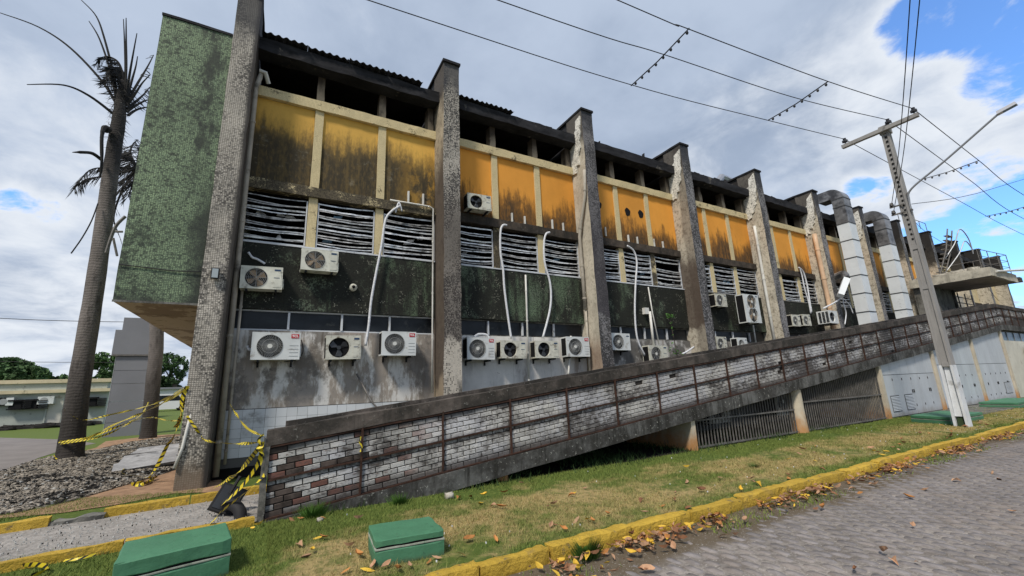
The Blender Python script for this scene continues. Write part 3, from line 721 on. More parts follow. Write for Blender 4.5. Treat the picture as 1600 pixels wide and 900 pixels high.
b.add(vs,fs); ash=structure(b.build('ash_bed',M_ash,smooth=True))
def ash_h(x,y):
    return 0.05+0.1*max(0,mnoise.noise(Vector((x*1.3,y*1.3,0)))+0.5)
def inside(x,y,P):
    c=False; j=len(P)-1
    for i in range(len(P)):
        if (P[i][1]>y)!=(P[j][1]>y) and x<(P[j][0]-P[i][0])*(y-P[i][1])/(P[j][1]-P[i][1])+P[i][0]: c=not c
        j=i
    return c
from mathutils.bvhtree import BVHTree
bv=BVHTree.FromPolygons([Vector(v) for v in vs],fs)
rr=random.Random(11)
def shards(nm,mat,count,smin,smax,label,poly=P2,keep=None):
    b=MB(); xs=[p[0] for p in poly]; ys=[p[1] for p in poly]; c=0; tries=0
    while c<count and tries<count*20:
        tries+=1
        y=min(ys)+(max(ys)-min(ys))*rr.random()**1.7; x=rr.uniform(min(xs),max(xs))
        if not inside(x,y,poly): continue
        if keep and not keep(x,y): continue
        hit=bv.ray_cast(Vector((x,y,5)),Vector((0,0,-1))); z=hit[0].z if hit[0] else 0.02
        s=rr.uniform(smin,smax)*(1+0.4*rr.random()); a=rr.uniform(0,6.28); t=rr.uniform(-.4,.4); w=s*rr.uniform(.4,1)
        u=Vector((math.cos(a),math.sin(a),t*0.5)); v=Vector((-math.sin(a),math.cos(a),rr.uniform(-.3,.3))); c0=Vector((x,y,z+0.012+rr.random()*.02))
        up=Vector((0,0,0.012)); q=[c0-u*s*.5-v*w*.5,c0+u*s*.5-v*w*.4,c0+u*s*.4+v*w*.5,c0-u*s*.45+v*w*.4]
        b.hexa([p-up for p in q]+[p+up*.3 for p in q]); c+=1
    o=stuff(b.build(nm,mat)); o['label']=label; return o
AK=lambda x,y: mnoise.noise(Vector((x*0.9,y*1.1,4)))+0.5*mnoise.noise(Vector((x*3,y*3,1)))>-0.12+rr.uniform(-.15,.15)
tag(shards('ash_debris',M_shard,12000,0.010,0.045,'',keep=AK),'heap of grey ash flakes and broken sheet fragments between the palm and the mosaic fin','debris')
tag(shards('charcoal_debris',M_shardb,3200,0.012,0.06,''),'black charcoal bits strewn through the grey ash bed','debris')
tag(shards('pale_debris',M_shardw,900,0.012,0.045,''),'small whitish fragments lying on the grey ash bed','debris')
# chips scattered on the path and the lawn
pp=[(XL,ext(pn0,pn1,XL)),(0.1,ext(pn0,pn1,0.1)),(0.1,ext(pf0,pf1,0.1)),(XL,ext(pf0,pf1,XL))]
tag(shards('path_chips',M_shardw,1600,0.004,0.014,'',pp),'tiny pale chips and grit scattered over the path','debris')
tag(shards('path_grit',M_shardb,420,0.003,0.009,'',pp),'tiny dark burnt crumbs scattered over the path','debris')
lawnp=[(0.6,4.2),(26,4.2),(26,6.6),(0.6,6.6)]
tag(shards('lawn_chips',M_litter,110,0.004,0.013,'',lawnp),'tiny white chips scattered in the lawn beside the ramp','debris')
# fallen corrugated sheets by the fin
def corr_sheet(p0,ux,uy,w,l,pitch=0.17,amp=0.02):
    """corrugations run along uy; returns MB"""
    b=MB(); n=int(w/pitch*6); p0=Vector(p0); ux=Vector(ux).normalized(); uy=Vector(uy).normalized(); nn=ux.cross(uy).normalized()
    vs=[]
    for k in range(n+1):
        s=w*k/n; h=amp*math.cos(2*math.pi*s/pitch)
        for e in (0,1):
            q=p0+ux*s+nn*h; vs+=[tuple(q),tuple(q+uy*l)] if e==0 else [tuple(q-nn*0.007),tuple(q+uy*l-nn*0.007)]
    fs=[]
    for k in range(n):
        a=k*4; c=a+4
        fs+=[(a,c,c+1,a+1),(a+2,a+3,c+3,c+2),(a,a+2,c+2,c),(a+1,c+1,c+3,a+3)]
    b.add(vs,fs); return b
M_cs=simple('fallen_corrugated_grey',(0.34,0.34,0.35),0.6,0.3,vary=(3,0.25),dirt=0.3)
for i,(px_,py_,a,z) in enumerate(((280,712,0.10,0.17),(286,702,-0.05,0.20),(278,722,0.2,0.13))):
    p=at(px_,py_,Z=z); b=corr_sheet((0,0,0),(-math.sin(a),math.cos(a),0.0),(-math.cos(a),-math.sin(a)-.12,-0.05),0.8,1.15,pitch=0.16,amp=0.035)
    o=b.build('corrugated_sheet',M_cs); o.location=p; o.rotation_euler=(0.10,0.02,0)
    tag(o,['grey corrugated sheet lying on the ash, nearest the middle of the heap','grey corrugated sheet lying behind the other two fallen sheets','grey corrugated sheet lying closest to the foot of the mosaic fin'][i],'roof sheet','fallen corrugated sheets')
# lawn blades
rg=np.random.default_rng(5)
def blades(name,n,x0,x1,y0,y1,h0,h1,w,mat,label,dens=None,z=0.0):
    x=rg.uniform(0,1,n); x=x0+(x1-x0)*(x**1.55 if x1-x0>10 else x); y=rg.uniform(y0,y1,n)
    if dens is not None: k=dens(x,y); x=x[k]; y=y[k]
    n=len(x); a=rg.uniform(0,2*np.pi,n); h=rg.uniform(h0,h1,n); ln=rg.uniform(0.2,1.1,n)*h; b_=rg.uniform(0,2*np.pi,n)
    ww=w*(0.7+0.6*rg.random(n))*(1+x.clip(0)/14)
    v=np.zeros((n,3,3)); v[:,0]=np.stack([x-np.cos(a)*ww,y-np.sin(a)*ww,np.full(n,z)],1); v[:,1]=np.stack([x+np.cos(a)*ww,y+np.sin(a)*ww,np.full(n,z)],1)
    v[:,2]=np.stack([x+np.cos(b_)*ln,y+np.sin(b_)*ln,z+h],1)
    o=bpy.data.objects.new(name,np_mesh(name,v.reshape(-1,3),np.arange(3*n).reshape(-1,3),mat)); C.objects.link(o); stuff(o); tag(o,label,'grass'); return o
def dl(x,y):
    s=np.sin(x*1.3+y*2.1)+np.sin(x*3.7-y*1.9)*0.6+rg.normal(0,0.6,len(x)); keep=(s>-0.7)
    keep&=~((x>-0.3)&(x<2.3)&(y>6.75)); return keep
blades('lawn_grass',230000,0.1,30,4.05,6.9,0.012,0.045,0.0028,M_blade,'short patchy lawn between the yellow road kerb and the brick ramp',dl)
blades('lawn_clumps',26000,0.3,28,4.08,6.85,0.03,0.085,0.003,M_blade,'taller uneven clumps in the patchy lawn between kerb and ramp',lambda x,y:(np.sin(x*4.3+np.sin(y*5))*np.sin(y*6.1+x*1.7)+rg.normal(0,.25,len(x))>0.55)&~((x<2.3)&(y>6.7)))
blades('lawn_grass',60000,-6.5,0.12,4.1,7.0,0.015,0.05,0.003,M_blade,'short green lawn in front of the access path, around the large green box',lambda x,y: y<(7.03+(x+2.26)*0.1))
blades('lawn_grass',45000,-8,-0.9,8.9,10.8,0.015,0.05,0.0035,M_blade,'strip of grass between the far path kerb and the ash bed',lambda x,y: (y>9.32+(x+2)*0.13)&(y<10.0+0.02*(x+8)+0.3*np.sin(x*1.5))&~((x>-1.5)&(y>9.8)))
blades('ramp_weeds',16000,0.8,16,6.6,8.6,0.03,0.16,0.006,M_weed,'dark weeds growing in the shade under the ramp',lambda x,y:(np.sin(x*2.3)+rg.normal(0,.5,len(x))>-0.2)&((y>6.9)|(rg.random(len(x))<.3)))
blades('gutter_grass',9000,1.0,30,3.45,3.88,0.02,0.07,0.004,M_blade,'tufts of grass growing in the gutter at the foot of the yellow kerb',lambda x,y:(np.sin(x*2.9)+np.sin(x*1.1+1)+rg.normal(0,.5,len(x))>0.4),z=RZ)
for i,(x,y,n_,hh,lb) in enumerate(((2.92,3.83,900,0.16,'bushy green grass tuft at the foot of the kerb near the yellow leaves'),(0.62,6.66,420,0.16,'grass tuft at the low end of the ramp, below the red bricks'),(1.75,6.6,260,0.13,'grass tuft against the concrete edge behind the small green box'),(7.7,5.0,300,0.07,'small isolated green tuft in the dry patch of the lawn'))):
    a=rg.uniform(0,6.28,n_); r_=np.abs(rg.normal(0,0.07,n_)); zz=RZ if y<3.9 else 0
    cx_,cy_=x+np.cos(a)*r_,y+np.sin(a)*r_*0.7; h=hh*rg.uniform(.5,1.2,n_); w_=0.004
    v=np.zeros((n_,3,3)); v[:,0]=np.stack([cx_-w_,cy_,np.full(n_,zz)],1); v[:,1]=np.stack([cx_+w_,cy_+.002,np.full(n_,zz)],1); v[:,2]=np.stack([cx_+np.cos(a)*h*.7,cy_+np.sin(a)*h*.7,zz+h],1)
    o=bpy.data.objects.new('grass_tuft',np_mesh('grass_tuft',v.reshape(-1,3),np.arange(3*n_).reshape(-1,3),MT.setdefault('tuft',simple('tuft_green',(0.06,0.13,0.02),0.8,0.2,vary=(9,0.4))))); C.objects.link(o); tag(o,lb,'grass tuft')
# ============================================================ THE BURNT BUILDING
FX=[-1.36+4.985*k for k in range(0,12)]; FW=0.47; YF=9.90; YW=10.62
bld=thing('burnt_building','long burnt two storey building with tall mosaic fins, orange panels and melted louvres','building',(FX[0],YF,0))
# fins
for k,x in enumerate(FX):
    fm=FF[k] if k<=3 else FF[4]; sm=FS.get(k) or (FS[4] if k<7 else FS[7])
    b=MB(); b.rough(x,x+FW,YF,YW+0.12,-0.05,10.78,seg=0.36,jit=0.014,seed=k*5.1,mi=0,sidemi=1,fr=2.5)
    f=b.build('fin',[fm,sm],bld,org=(x,YF,0),label=['grey mosaic fin at the left end, foot standing in the ash','dark brown burnt fin with pale mosaic left at its foot','fin with cream side and grey speckled front','fin with brown burnt lower side',None,None,None,None,None,None,None,None][k] if k<4 else None)
    b=MB(); b.rough(x-0.03,x+FW+0.03,YF-0.05,13.6,10.783,10.86,seg=0.5,jit=0.012,seed=k,fr=3); b.build('fin_cap',M_fascia,f,org=(x,YF,10.8))
    b=MB(); b.rough(x+0.04,x+FW-0.04,YW+0.125,13.55,9.70,10.78,seg=0.5,jit=0.03,seed=k*2.2,fr=2); b.build('fin_beam',M_char if k<3 else FS[7],f,org=(x,YW,9.7))
    if k>=2 and k<7: # loose plaster on the side
        rp=random.Random(k*7+1); d=rp.uniform(-.25,.25) if k>2 else 0.5
        pr=[(9.93,10.62),(9.925,9.9+d),(9.99,9.62+d),(9.96,9.45+d),(10.06,9.3+d*.6),(10.04,9.12+d*.6),(10.16,9.0+d*.4),(10.17,8.84),(10.31,8.82),(10.33,8.62),(10.44,8.60),(10.5,8.5+d*.2),(10.58,8.7),(10.58,9.55),(10.42,9.62),(10.40,10.0),(10.22,10.1),(10.2,10.45)]
        pr=[(a+rp.uniform(-.02,.02),c+rp.uniform(-.05,.05)) for a,c in pr]
        b=MB(); b.poly_extr([(x-0.05,a,c) for a,c in pr],(0.045,0,0)); b.build('loose_plaster',M_patch,f,org=(x,10,9.5))
# flood lamp on fin 0 handled below; facade bays
def slat_mesh(w,sd,broken=False):
    rs=random.Random(sd); b=MB(); n=7; sag=rs.uniform(0.01,0.05); ph=rs.uniform(-.1,.1); tilt=rs.uniform(-.02,.02); th=rs.uniform(0.024,0.040); dp=rs.uniform(0.02,0.06)
    w2=w*(rs.uniform(.4,.8) if broken else 1); rings_=[]
    for i in range(n+1):
        t=i/n; x=w2*t; z=-sag*4*t*(1-t)*(1+ph*(t-.5)*4)+tilt*(t-.5)+rs.uniform(-.004,.004); yy=-0.03*math.sin(t*3.14)*rs.random()
        rings_.append([(x,yy,z),(x,yy+dp,z+dp*0.55),(x,yy+dp,z+dp*0.55+th*.5),(x,yy,z+th)])
    for r_ in rings_: b.v+=r_
    for i in range(n):
        for k in range(4): b.f.append((i*4+k,(i+1)*4+k,(i+1)*4+(k+1)%4,i*4+(k+1)%4)); b.mi.append(0)
    b.f+=[(3,2,1,0),(n*4,n*4+1,n*4+2,n*4+3)]; b.mi+=[0,0]
    return b
LW=1.34
slm=[slat_mesh(LW-0.06,i) for i in range(16)]
slme=[s.mesh('slat',M_alu if i%3 else M_slat2) for i,s in enumerate(slm)]
Z=dict(tile0=0.22,tile1=1.33,wall=2.97,strip=3.43,band=4.92,lou0=4.96,lou1=6.22,led=6.48,pan=8.62,corn=8.88,open=9.66,fas=10.0)
def wallmesh(x0,x1,z0,z1,y=YW,t=0.14): return MB().box(x0,x1,y,y+t,z0,z1)
for k in range(11):
    x0=FX[k]+FW; x1=FX[k+1]; e=0.004
    ux=x1-x0
    near=k<3
    M1,M2=x0+1.34,x0+2.91; mw=0.20
    def part(name,b,mat,label=None,smooth=False,par=bld): return b.build(name,mat,par,smooth=smooth,org=(x0,YW,0),label=label)
    part('plinth_wall',wallmesh(x0+e,x1-e,-0.05,0.20),M_black if k==0 else M_conc)
    part('lower_wall',wallmesh(x0+e,x1-e,(Z['tile1'] if k==0 else 0.20),Z['wall']),M_wall,label='stained grey and white rendered wall behind the units' if k==0 else None)
    if k==0:
        tw=part('tiled_wall',wallmesh(x0+e,x1-e,0.203,Z['tile1']-0.003,YW+0.012,0.12),M_grout,label='white tiled lower wall behind the low end of the ramp')
        tm=[MB().rough(0,0.197,-0.014,0.0,0,0.183,seg=0.2,jit=0.0015,seed=q).mesh('tile',M_tile) for q in range(4)]
        for i in range(22):
            for j in range(6):
                xx=x0+0.02+i*0.2015; zz=Z['tile1']-0.01-(j+1)*0.187
                if zz<0.2 or xx+0.2>x1: continue
                t=inst('tile',tm[(i*3+j)%4],tw,(xx-x0,0.012,zz)); 
    # strip windows
    wn_=part('strip_window_frame',MB().box(x0+e,x1-e,YW+0.05,YW+0.12,Z['wall']+0.003,Z['wall']+0.035).box(x0+e,x1-e,YW+0.05,YW+0.12,Z['strip']-0.035,Z['strip']-0.003),M_frame if k==0 else M_conc)
    ed=[x0+0.02]+[x0+v for v in (1.12,2.24,3.36)]+[x1-0.02]
    for i in range(4):
        b=MB().quad((ed[i]+.02,YW+0.09,Z['wall']+.04),(ed[i+1]-.02,YW+0.09+(0.01 if i%2 else 0),Z['wall']+.04),(ed[i+1]-.02,YW+0.09,Z['strip']-.04),(ed[i]+.02,YW+0.09,Z['strip']-.04)); b.v+= [(p[0],p[1]+.006,p[2]) for p in b.v[:4]]; b.f+=[(7,6,5,4),(0,4,5,1),(3,2,6,7)]; b.mi+=[0]*3
        b.build('pane',M_glass,wn_)
        if i: MB().box(ed[i]-.022,ed[i]+.022,YW+0.02,YW+0.085,Z['wall']+.037,Z['strip']-.037).build('mullion',M_frame,wn_)
    # green mosaic band
    b=MB(); b.rough(x0+e,x1-e,YW-0.05,YW+0.14,Z['strip']+.003,Z['band'],seg=0.5,jit=0.006,seed=k,fr=2); part('mosaic_band',b,M_gband,label='green mosaic band blackened by mould' if k==0 else None)
    part('sill',MB().rough(x0+e,x1-e,YW-0.065,YW+0.14,Z['band']+.003,Z['lou0']-0.003,seg=0.4,jit=0.004,seed=k),M_frame if k<3 else M_conc)
    # louvre mullions
    for q,mx in enumerate((M1,M2)):
        b=MB().rough(mx,mx+mw,YW-0.03,YW+0.12,Z['lou0'],Z['lou1'],seg=0.3,jit=0.006,seed=k+mx,fr=3)
        part('window_mullion',b,M_mull if not ((k==1 and q==0) or (k==2 and q==1)) else M_ledge)
    # louvre windows
    for q,(a,c) in enumerate(((x0,M1),(M1+mw,M2),(M2+mw,x1))):
        w=c-a; fr=MB()
        for zz in (Z['lou0']+.002,): fr.box(a+.012,c-.012,YW,YW+.06,zz,zz+.03)
        for xx in (a+.012,c-.042): fr.box(xx,xx+.03,YW-.005,YW+.055,Z['lou0']+.034,Z['lou1']-.1)
        lw=fr.build('louvre_window',M_frame if k<4 else M_alu,bld,org=(a,YW,Z['lou0']))
        rs=random.Random(k*10+q); nsl=13; items=[]
        for s in range(nsl):
            zz=0.08+s*0.086+(-0.026 if s%2 else 0.012)+rs.uniform(-.008,.008)
            if rs.random()<0.06: continue
            items.append((zz,rs.randrange(16),rs.uniform(-.02,.02)*(2.2 if k==0 and q==2 else 1.2),rs.uniform(-.2,.2)))
        if k<7:
            for zz,mi_,ty,rx in items: inst('slat',slme[mi_],lw,(.03,.0,zz),(rx,ty,0),(w/LW*0.985,1,1))
        else:
            b=MB()
            for zz,mi_,ty,rx in items:
                o_=len(b.v); b.v+=[(a+.03+p[0]*w/LW*.97,YW+p[1],Z['lou0']+zz+p[2]-ty*p[0]) for p in slm[mi_].v]; b.f+=[tuple(i_+o_ for i_ in f_) for f_ in slm[mi_].f]; b.mi+=[0]*len(slm[mi_].f)
            stuff(b.build('slat',M_slat2,lw))
        # shards of broken glass behind the slats
        b=MB()
        for s in range(5):
            xx=rs.uniform(a+.05,c-.3); zz=Z['lou0']+rs.uniform(.05,1.0); b.poly_extr([(xx,YW+.09,zz),(xx+rs.uniform(.1,.25),YW+.09,zz+rs.uniform(-.02,.04)),(xx+rs.uniform(.05,.28),YW+.10,zz+rs.uniform(.05,.12)),(xx+.03,YW+.09,zz+.07)],(0,.005,0))
        stuff(b.build('glass_remnant',M_glassb if rs.random()<.4 else M_slat2,lw))
    # ledge, panels, cornice
    b=MB(); b.rough(x0+e,x1-e,YW-0.10,YW+0.14,Z['lou1']+.003,Z['led'],seg=0.22,jit=0.014,seed=k*2.7,fr=5); part('ledge',b,M_ledge if k==0 else M_ledge2)
    for q,(a,c) in enumerate(((x0,M1),(M1+mw,M2),(M2+mw,x1))):
        b=MB().rough(a+.004,c-.004,YW+0.015,YW+0.10,Z['led']+.003,Z['pan']-.003,seg=0.5,jit=0.004,seed=k+q)
        pn=part('panel',b,PAN[0] if k==0 else M_creamp if k>=8 else PAN[1+(k+1)%3 if k!=1 else 1],label=['yellow panel, its lower three quarters black with mould','middle yellow panel, mouldy grey below a clear yellow top','yellow panel with rust-orange patches in its lower corner'][q] if k==0 else None)
        if k==2: # cable holes cut in the panels
            for hx,hz in {0:[(x0+0.62,7.75)],1:[(x0+2.0,7.72),(x0+2.68,7.75)],2:[]}[q]:
                m=MB(); pts=[(hx+.13*math.cos(t)*(1+.12*math.sin(5*t)),YW+0.004,hz+.16*math.sin(t)*(1+.1*math.cos(3*t))) for t in [i*math.pi/8 for i in range(16)]]; m.poly_extr(pts,(0,.012,0)); m.build('hole',M_dark,pn)
        if q<2 or k==0:
            pass
    for mx in (M1,M2):
        b=MB().rough(mx,mx+mw,YW-0.035,YW+0.12,Z['led']+.003,Z['pan']-.003,seg=0.3,jit=0.006,seed=k+mx,fr=3); part('panel_mullion',b,M_mull)
    b=MB(); b.rough(x0+e,x1-e,YW-0.09,YW+0.14,Z['pan'],Z['corn'],seg=0.25,jit=0.012,seed=k*1.7,fr=4); part('cornice',b,M_corn)
    # burnt opening: short posts and the scorched beam
    for mx in (M1,M2,x1-0.22):
        b=MB().rough(mx,mx+mw-.02,YW+0.02,YW+0.30,Z['corn']+.003,Z['open'],seg=0.2,jit=0.018,seed=mx,fr=4); part('post',b,M_post)
    b=MB(); b.rough(x0-0.0+e,x1-e,10.26,10.66,Z['open']+.003,Z['fas'],seg=0.3,jit=0.022,seed=k*3.9,fr=3); part('scorched_beam',b,M_fascia)
    b=MB(); b.rough(x0+e,x1-e,10.66,14.0,Z['fas']-.12,Z['fas']-.02,seg=0.9,jit=0.02,seed=k); part('roof_slab',b,M_black)
    # ragged burnt edge on the roof: small charred stubs
    b=MB(); rs=random.Random(k+40)
    for s in range(0 if k==9 else 16 if k else 4):
        xx=rs.uniform(x0+.1,x1-.3); hh=rs.uniform(.03,.10) if rs.random()<.85 else .2; ww=rs.uniform(.05,.5) if hh<.12 else 0.02; yy=rs.uniform(10.3,10.6)
        b.rough(xx,xx+ww,yy,yy+.12,Z['fas']-.01,Z['fas']+hh,seg=0.1,jit=0.02,seed=s)
    if b.v: stuff(part('charred_rubble',b,M_fascia))
    # rooms behind: dark back wall, floor slabs
    part('inner_wall',MB().box(x0+e,x1-e,14.0,14.1,0.2,Z['fas']-.13),M_black)
    part('floor_slab',MB().box(x0+e,x1-e,YW+.15,13.99,Z['wall']-.5,Z['wall']-.35),M_black); part('floor_slab',MB().box(x0+e,x1-e,YW+.15,13.99,Z['led']-.1,Z['led']+.1),M_black)
    part('partition',MB().box(x1+.02,x1+FW-.02,YW+.13,13.99,0.2,Z['open']),M_black)
# body of the building behind, and its roof
b=MB(); b.box(FX[0]+0.03,FX[11]+FW,14.11,27,-.05,9.7); b.build('rear_block',M_creamw,bld)
b=MB(); b.box(FX[0]+0.03,FX[0]+0.17,YW+0.14,14.1,-.05,9.7); b.build('end_wall',M_conc,bld)
# corrugated roof sheets still hanging on over the first bay and a bit of the second
xs=FX[0]+FW+0.06; i=0
while xs<FX[1]+FW+1.95:
    w=0.98
    if FX[1]-0.1-w<xs<FX[1]+FW: xs=FX[1]+FW+0.02 if xs>FX[1]-w+0.1 else xs
    if xs+w>FX[1]-0.01 and xs<FX[1]: w=FX[1]-0.01-xs
    zz=10.07+0.006*(i%2)+random.uniform(-.01,.01)
    b=corr_sheet((xs,10.14+random.uniform(-.04,.04),zz),(1,0,0),(0,1,0.10),w,2.6,amp=0.026); b.build('roof_sheet',M_roof,bld,org=(xs,10.1,zz)); xs+=w+0.004; i+=1
# green mosaic side block with its soffit
gx0,gx1,gy0,gy1,gz0,gz1=-2.61,FX[0]-0.004,9.95,19.2,3.34,9.52
gb=MB(); gb.rough(gx0,gx1,gy0,gy1,gz0,gz1,seg=0.6,jit=0.006,seed=3,fr=1.5)
for i_,f_ in enumerate(gb.f):
    zs=[gb.v[q][2] for q in f_]
    if max(zs)<gz0+0.05: gb.mi[i_]=1
G=gb.build('green_mosaic_block',[M_gblock,M_soffit],bld,org=(gx0,gy0,gz0),label='windowless box clad in green mosaic jutting out left of the first fin')
MB().rough(gx0-.02,gx1,gy0-.025,gy0+.10,gz1+.005,gz1+.06,seg=.3,jit=.01,seed=9).build('coping',M_fascia,G)
MB().rough(gx0-.005,gx1,gy0-.012,gy0-.002,gz0-.01,gz0+.03,seg=.3,jit=.004,seed=9).build('drip_edge',M_conc,G)
# ============================================================ THE RAMP
SL=0.1125; RE=33.6; YR=6.87
ramp=thing('brick_ramp','long access ramp with whitewashed brick parapet, rusty bars and dark concrete edge','ramp',(0,YR,0))
def sz(x): return SL*min(x,RE)
def sheared(b,y0=None): return b
def rpart(name,b,mat,label=None,par=ramp,org=None): return b.build(name,mat,par,org=org or (0,YR,0),label=label)
# slab edge and ramp floor (sloping), then the level landing
b=MB(); b.rough(0.0,RE,6.80,7.02,-0.29,-0.005,seg=0.45,jit=0.012,seed=1,shear=SL,fr=2.5); rpart('slab_edge',b,M_slab)
b=MB(); b.hexa([(2.4,7.025,sz(2.4)-.26),(RE,7.025,sz(RE)-.26),(RE,9.3,sz(RE)-.26),(2.4,9.3,sz(2.4)-.26),(0,7.025,0.03),(RE,7.025,sz(RE)+.02),(RE,9.3,sz(RE)+.02),(0,9.3,.03)]); rpart('ramp_floor',b,M_conc)
b=MB(); b.rough(RE+.003,56,6.80,7.02,sz(RE)-.29,sz(RE)-.005,seg=0.6,jit=0.012,seed=4); rpart('landing_edge',b,M_slab)
b=MB(); b.box(RE+.003,56,7.025,9.85,sz(RE)-.24,sz(RE)-.02); rpart('landing_floor',b,M_conc)
# parapet core, cap
TH=0.985
b=MB(); b.hexa([(0.05,6.888,sz(.05)),(RE,6.888,sz(RE)),(RE,7.0,sz(RE)),(0.05,7.0,sz(.05)),(0.05,6.888,sz(.05)+TH),(RE,6.888,sz(RE)+TH),(RE,7.0,sz(RE)+TH),(0.05,7.0,sz(.05)+TH)]); rpart('parapet_core',b,M_ramp_mortar)
b=MB(); b.box(RE+.003,56,6.888,7.0,sz(RE)+.003,sz(RE)+TH); rpart('parapet_core',b,M_ramp_mortar)
b=MB(); b.rough(0.0,RE,6.825,7.05,TH-0.06,TH+0.155,seg=0.2,jit=0.013,seed=8,shear=SL,fr=4,pull=0.012); rpart('cap',b,M_cap,'dark weathered concrete cap on the brick parapet')
b=MB(); b.rough(RE+.003,56,6.825,7.05,sz(RE)+TH-0.06,sz(RE)+TH+0.13,seg=0.4,jit=0.012,seed=9,fr=4); rpart('cap',b,M_cap)
b=MB(); b.rough(0.22,RE,7.055,7.17,TH-0.5,TH+0.20,seg=0.22,jit=0.012,seed=18,shear=SL,fr=4); rpart('inner_kerb_wall',b,M_cap)
b=MB(); b.rough(-0.03,0.045,6.83,7.05,-0.05,1.04,seg=0.15,jit=0.010,seed=5); rpart('end_post',b,M_conc)
# bricks
ang=math.atan(SL)
def brick_mesh(l,sd):
    b=MB(); rb=random.Random(sd); h=0.066
    f=[(0,0),(l,0),(l,h),(0,h)]; vs=[]
    for y,in_ in ((0.0,0.004),(0.006,0.0),(0.03,0.0)):
        for (x_,z_) in f: vs.append((x_+(in_ if x_<.01 else -in_)+rb.uniform(-.002,.002),y+(rb.uniform(-.003,.002) if y<.001 else 0),z_+(in_ if z_<.01 else -in_)+rb.uniform(-.002,.002)))
    fs=[(0,1,2,3)]
    for r_ in range(2):
        for k in range(4): fs.append((r_*4+k,(r_+1)*4+k,(r_+1)*4+(k+1)%4,r_*4+(k+1)%4))
    b.add(vs,fs); return b
bks=[brick_mesh(0.205,i) for i in range(6)]; bkh=brick_mesh(0.095,9)
bkm=[s.mesh('brick',M_brick) for s in bks]; bkd=[s.mesh('brick',M_brickdark) for s in bks[:3]]
bars=[1.235+1.254*i for i in range(26)]
rb=random.Random(21); cnt=0; far=MB()
row_h=0.0790
for j in range(12):
    dz=0.022+j*row_h*1.0
    if dz+0.066>TH-0.06: continue
    x=0.055+(0.108 if j%2 else 0)*math.cos(ang)
    i=0
    if j%2: # half brick at the end
        o_=inst('brick',bkh.mesh('half_brick',M_brick) if j==1 else bpy.data.meshes['half_brick'],ramp,(0.055,-0.004,SL*0.055+dz),(0,-ang,0)); cnt+=1; o_.name='brick'
    while x<RE-0.2:
        z=SL*x+dz
        darkrow=(j==6 and x<1.3 and rb.random()<.7) or (j==11 and rb.random()<.6) or (x<0.3 and rb.random()<.5)
        y=-0.004+rb.uniform(-.004,.003)
        if x<5.0:
            inst('brick',(bkd[rb.randrange(3)] if darkrow else bkm[rb.randrange(6)]),ramp,(x,y,z),(0,-ang+rb.uniform(-.008,.008),0)); cnt+=1
        elif rb.random()>.01:
            s=bks[rb.randrange(6)]; o_=len(far.v); ca,sa=math.cos(ang),math.sin(ang)
            far.v+=[(x+p[0]*ca-p[2]*sa,YR+y+p[1],z+p[0]*sa+p[2]*ca) for p in s.v]; far.f+=[tuple(q+o_ for q in f_) for f_ in s.f]; far.mi+=[1 if darkrow else 0]*len(s.f)
        x+=0.2175*math.cos(ang); i+=1
o=far.build('brick',[M_brick,M_brickdark],ramp,org=(0,YR,0)); stuff(o)
far=MB()
for j in range(12):
    x=RE+0.02+(0.1 if j%2 else 0)
    while x<55.8:
        s=bks[rb.randrange(6)]; o_=len(far.v); z=sz(RE)+.02+j*row_h
        far.v+=[(x+p[0],YR-.004+p[1],z+p[2]) for p in s.v]; far.f+=[tuple(q+o_ for q in f_) for f_ in s.f]; far.mi+=[1 if j==6 else 0]*len(s.f); x+=0.2175
o=far.build('brick',[M_brick,M_brickdark],ramp,org=(0,YR,0)); stuff(o)
# rusty bars
for i,x in enumerate(bars+[RE+0.9+1.25*q for q in range(17)]):
    if x<RE: zz=SL*x
    else: zz=sz(RE)
    b=MB().rough(x-.014,x+.014,6.828,6.868,zz+0.0,zz+TH-.04,seg=0.25,jit=0.006,seed=i,fr=5); rpart('rusty_upright',b,M_rust,org=(x,6.85,zz))
for z_,h_,nm in ((0.47,0.024,'rusty_rail'),(0.90,0.024,'rusty_rail'),(0.0,0.022,'rusty_base_strip')):
    b=MB(); b.rough(0.05,RE,6.838 if z_ else 6.825,6.866,z_,z_+h_,seg=0.35,jit=0.007,seed=z_*9,shear=SL,fr=4); rpart(nm,b,M_rust)
    b=MB(); b.rough(RE+.003,56,6.838 if z_ else 6.825,6.866,sz(RE)+z_,sz(RE)+z_+h_,seg=0.7,jit=0.007,seed=z_*9); rpart(nm,b,M_rust)
# columns below
for i,(xa,xb,rd) in enumerate(((3.50,3.74,1),(8.44,8.58,0),(12.96,13.34,1),(18.40,18.56,0),(23.36,23.55,0),(28.36,28.55,0),(33.10,33.35,0))):
    top=SL*xa-0.285; b=MB()
    if rd:
        cx_=(xa+xb)/2; r0=(xb-xa)/2; pts=[(cx_,7.03,z) for z in (-.03,top*.5,top)]
        b.tube(pts,[r0*1.12,r0,r0],20)
    else:
        b.hexa([(xa,6.86,-.03),(xb,6.86,-.03),(xb,9.0,-.03),(xa,9.0,-.03),(xa,6.86,top),(xb,6.86,top+SL*(xb-xa)),(xb,9.0,top+SL*(xb-xa)),(xa,9.0,top)])
    rpart('ramp_column' if rd else 'ramp_wall_pier',b,M_colm,org=((xa+xb)/2,6.95,0))
# back wall of the store under the ramp
b=MB(); b.poly_extr([(3.2,9.2,-.03),(33.3,9.2,-.03),(33.3,9.2,SL*33.3-.27),(3.2,9.2,SL*3.2-.27)],(0,.09,0)); rpart('store_back_wall',b,M_conc)
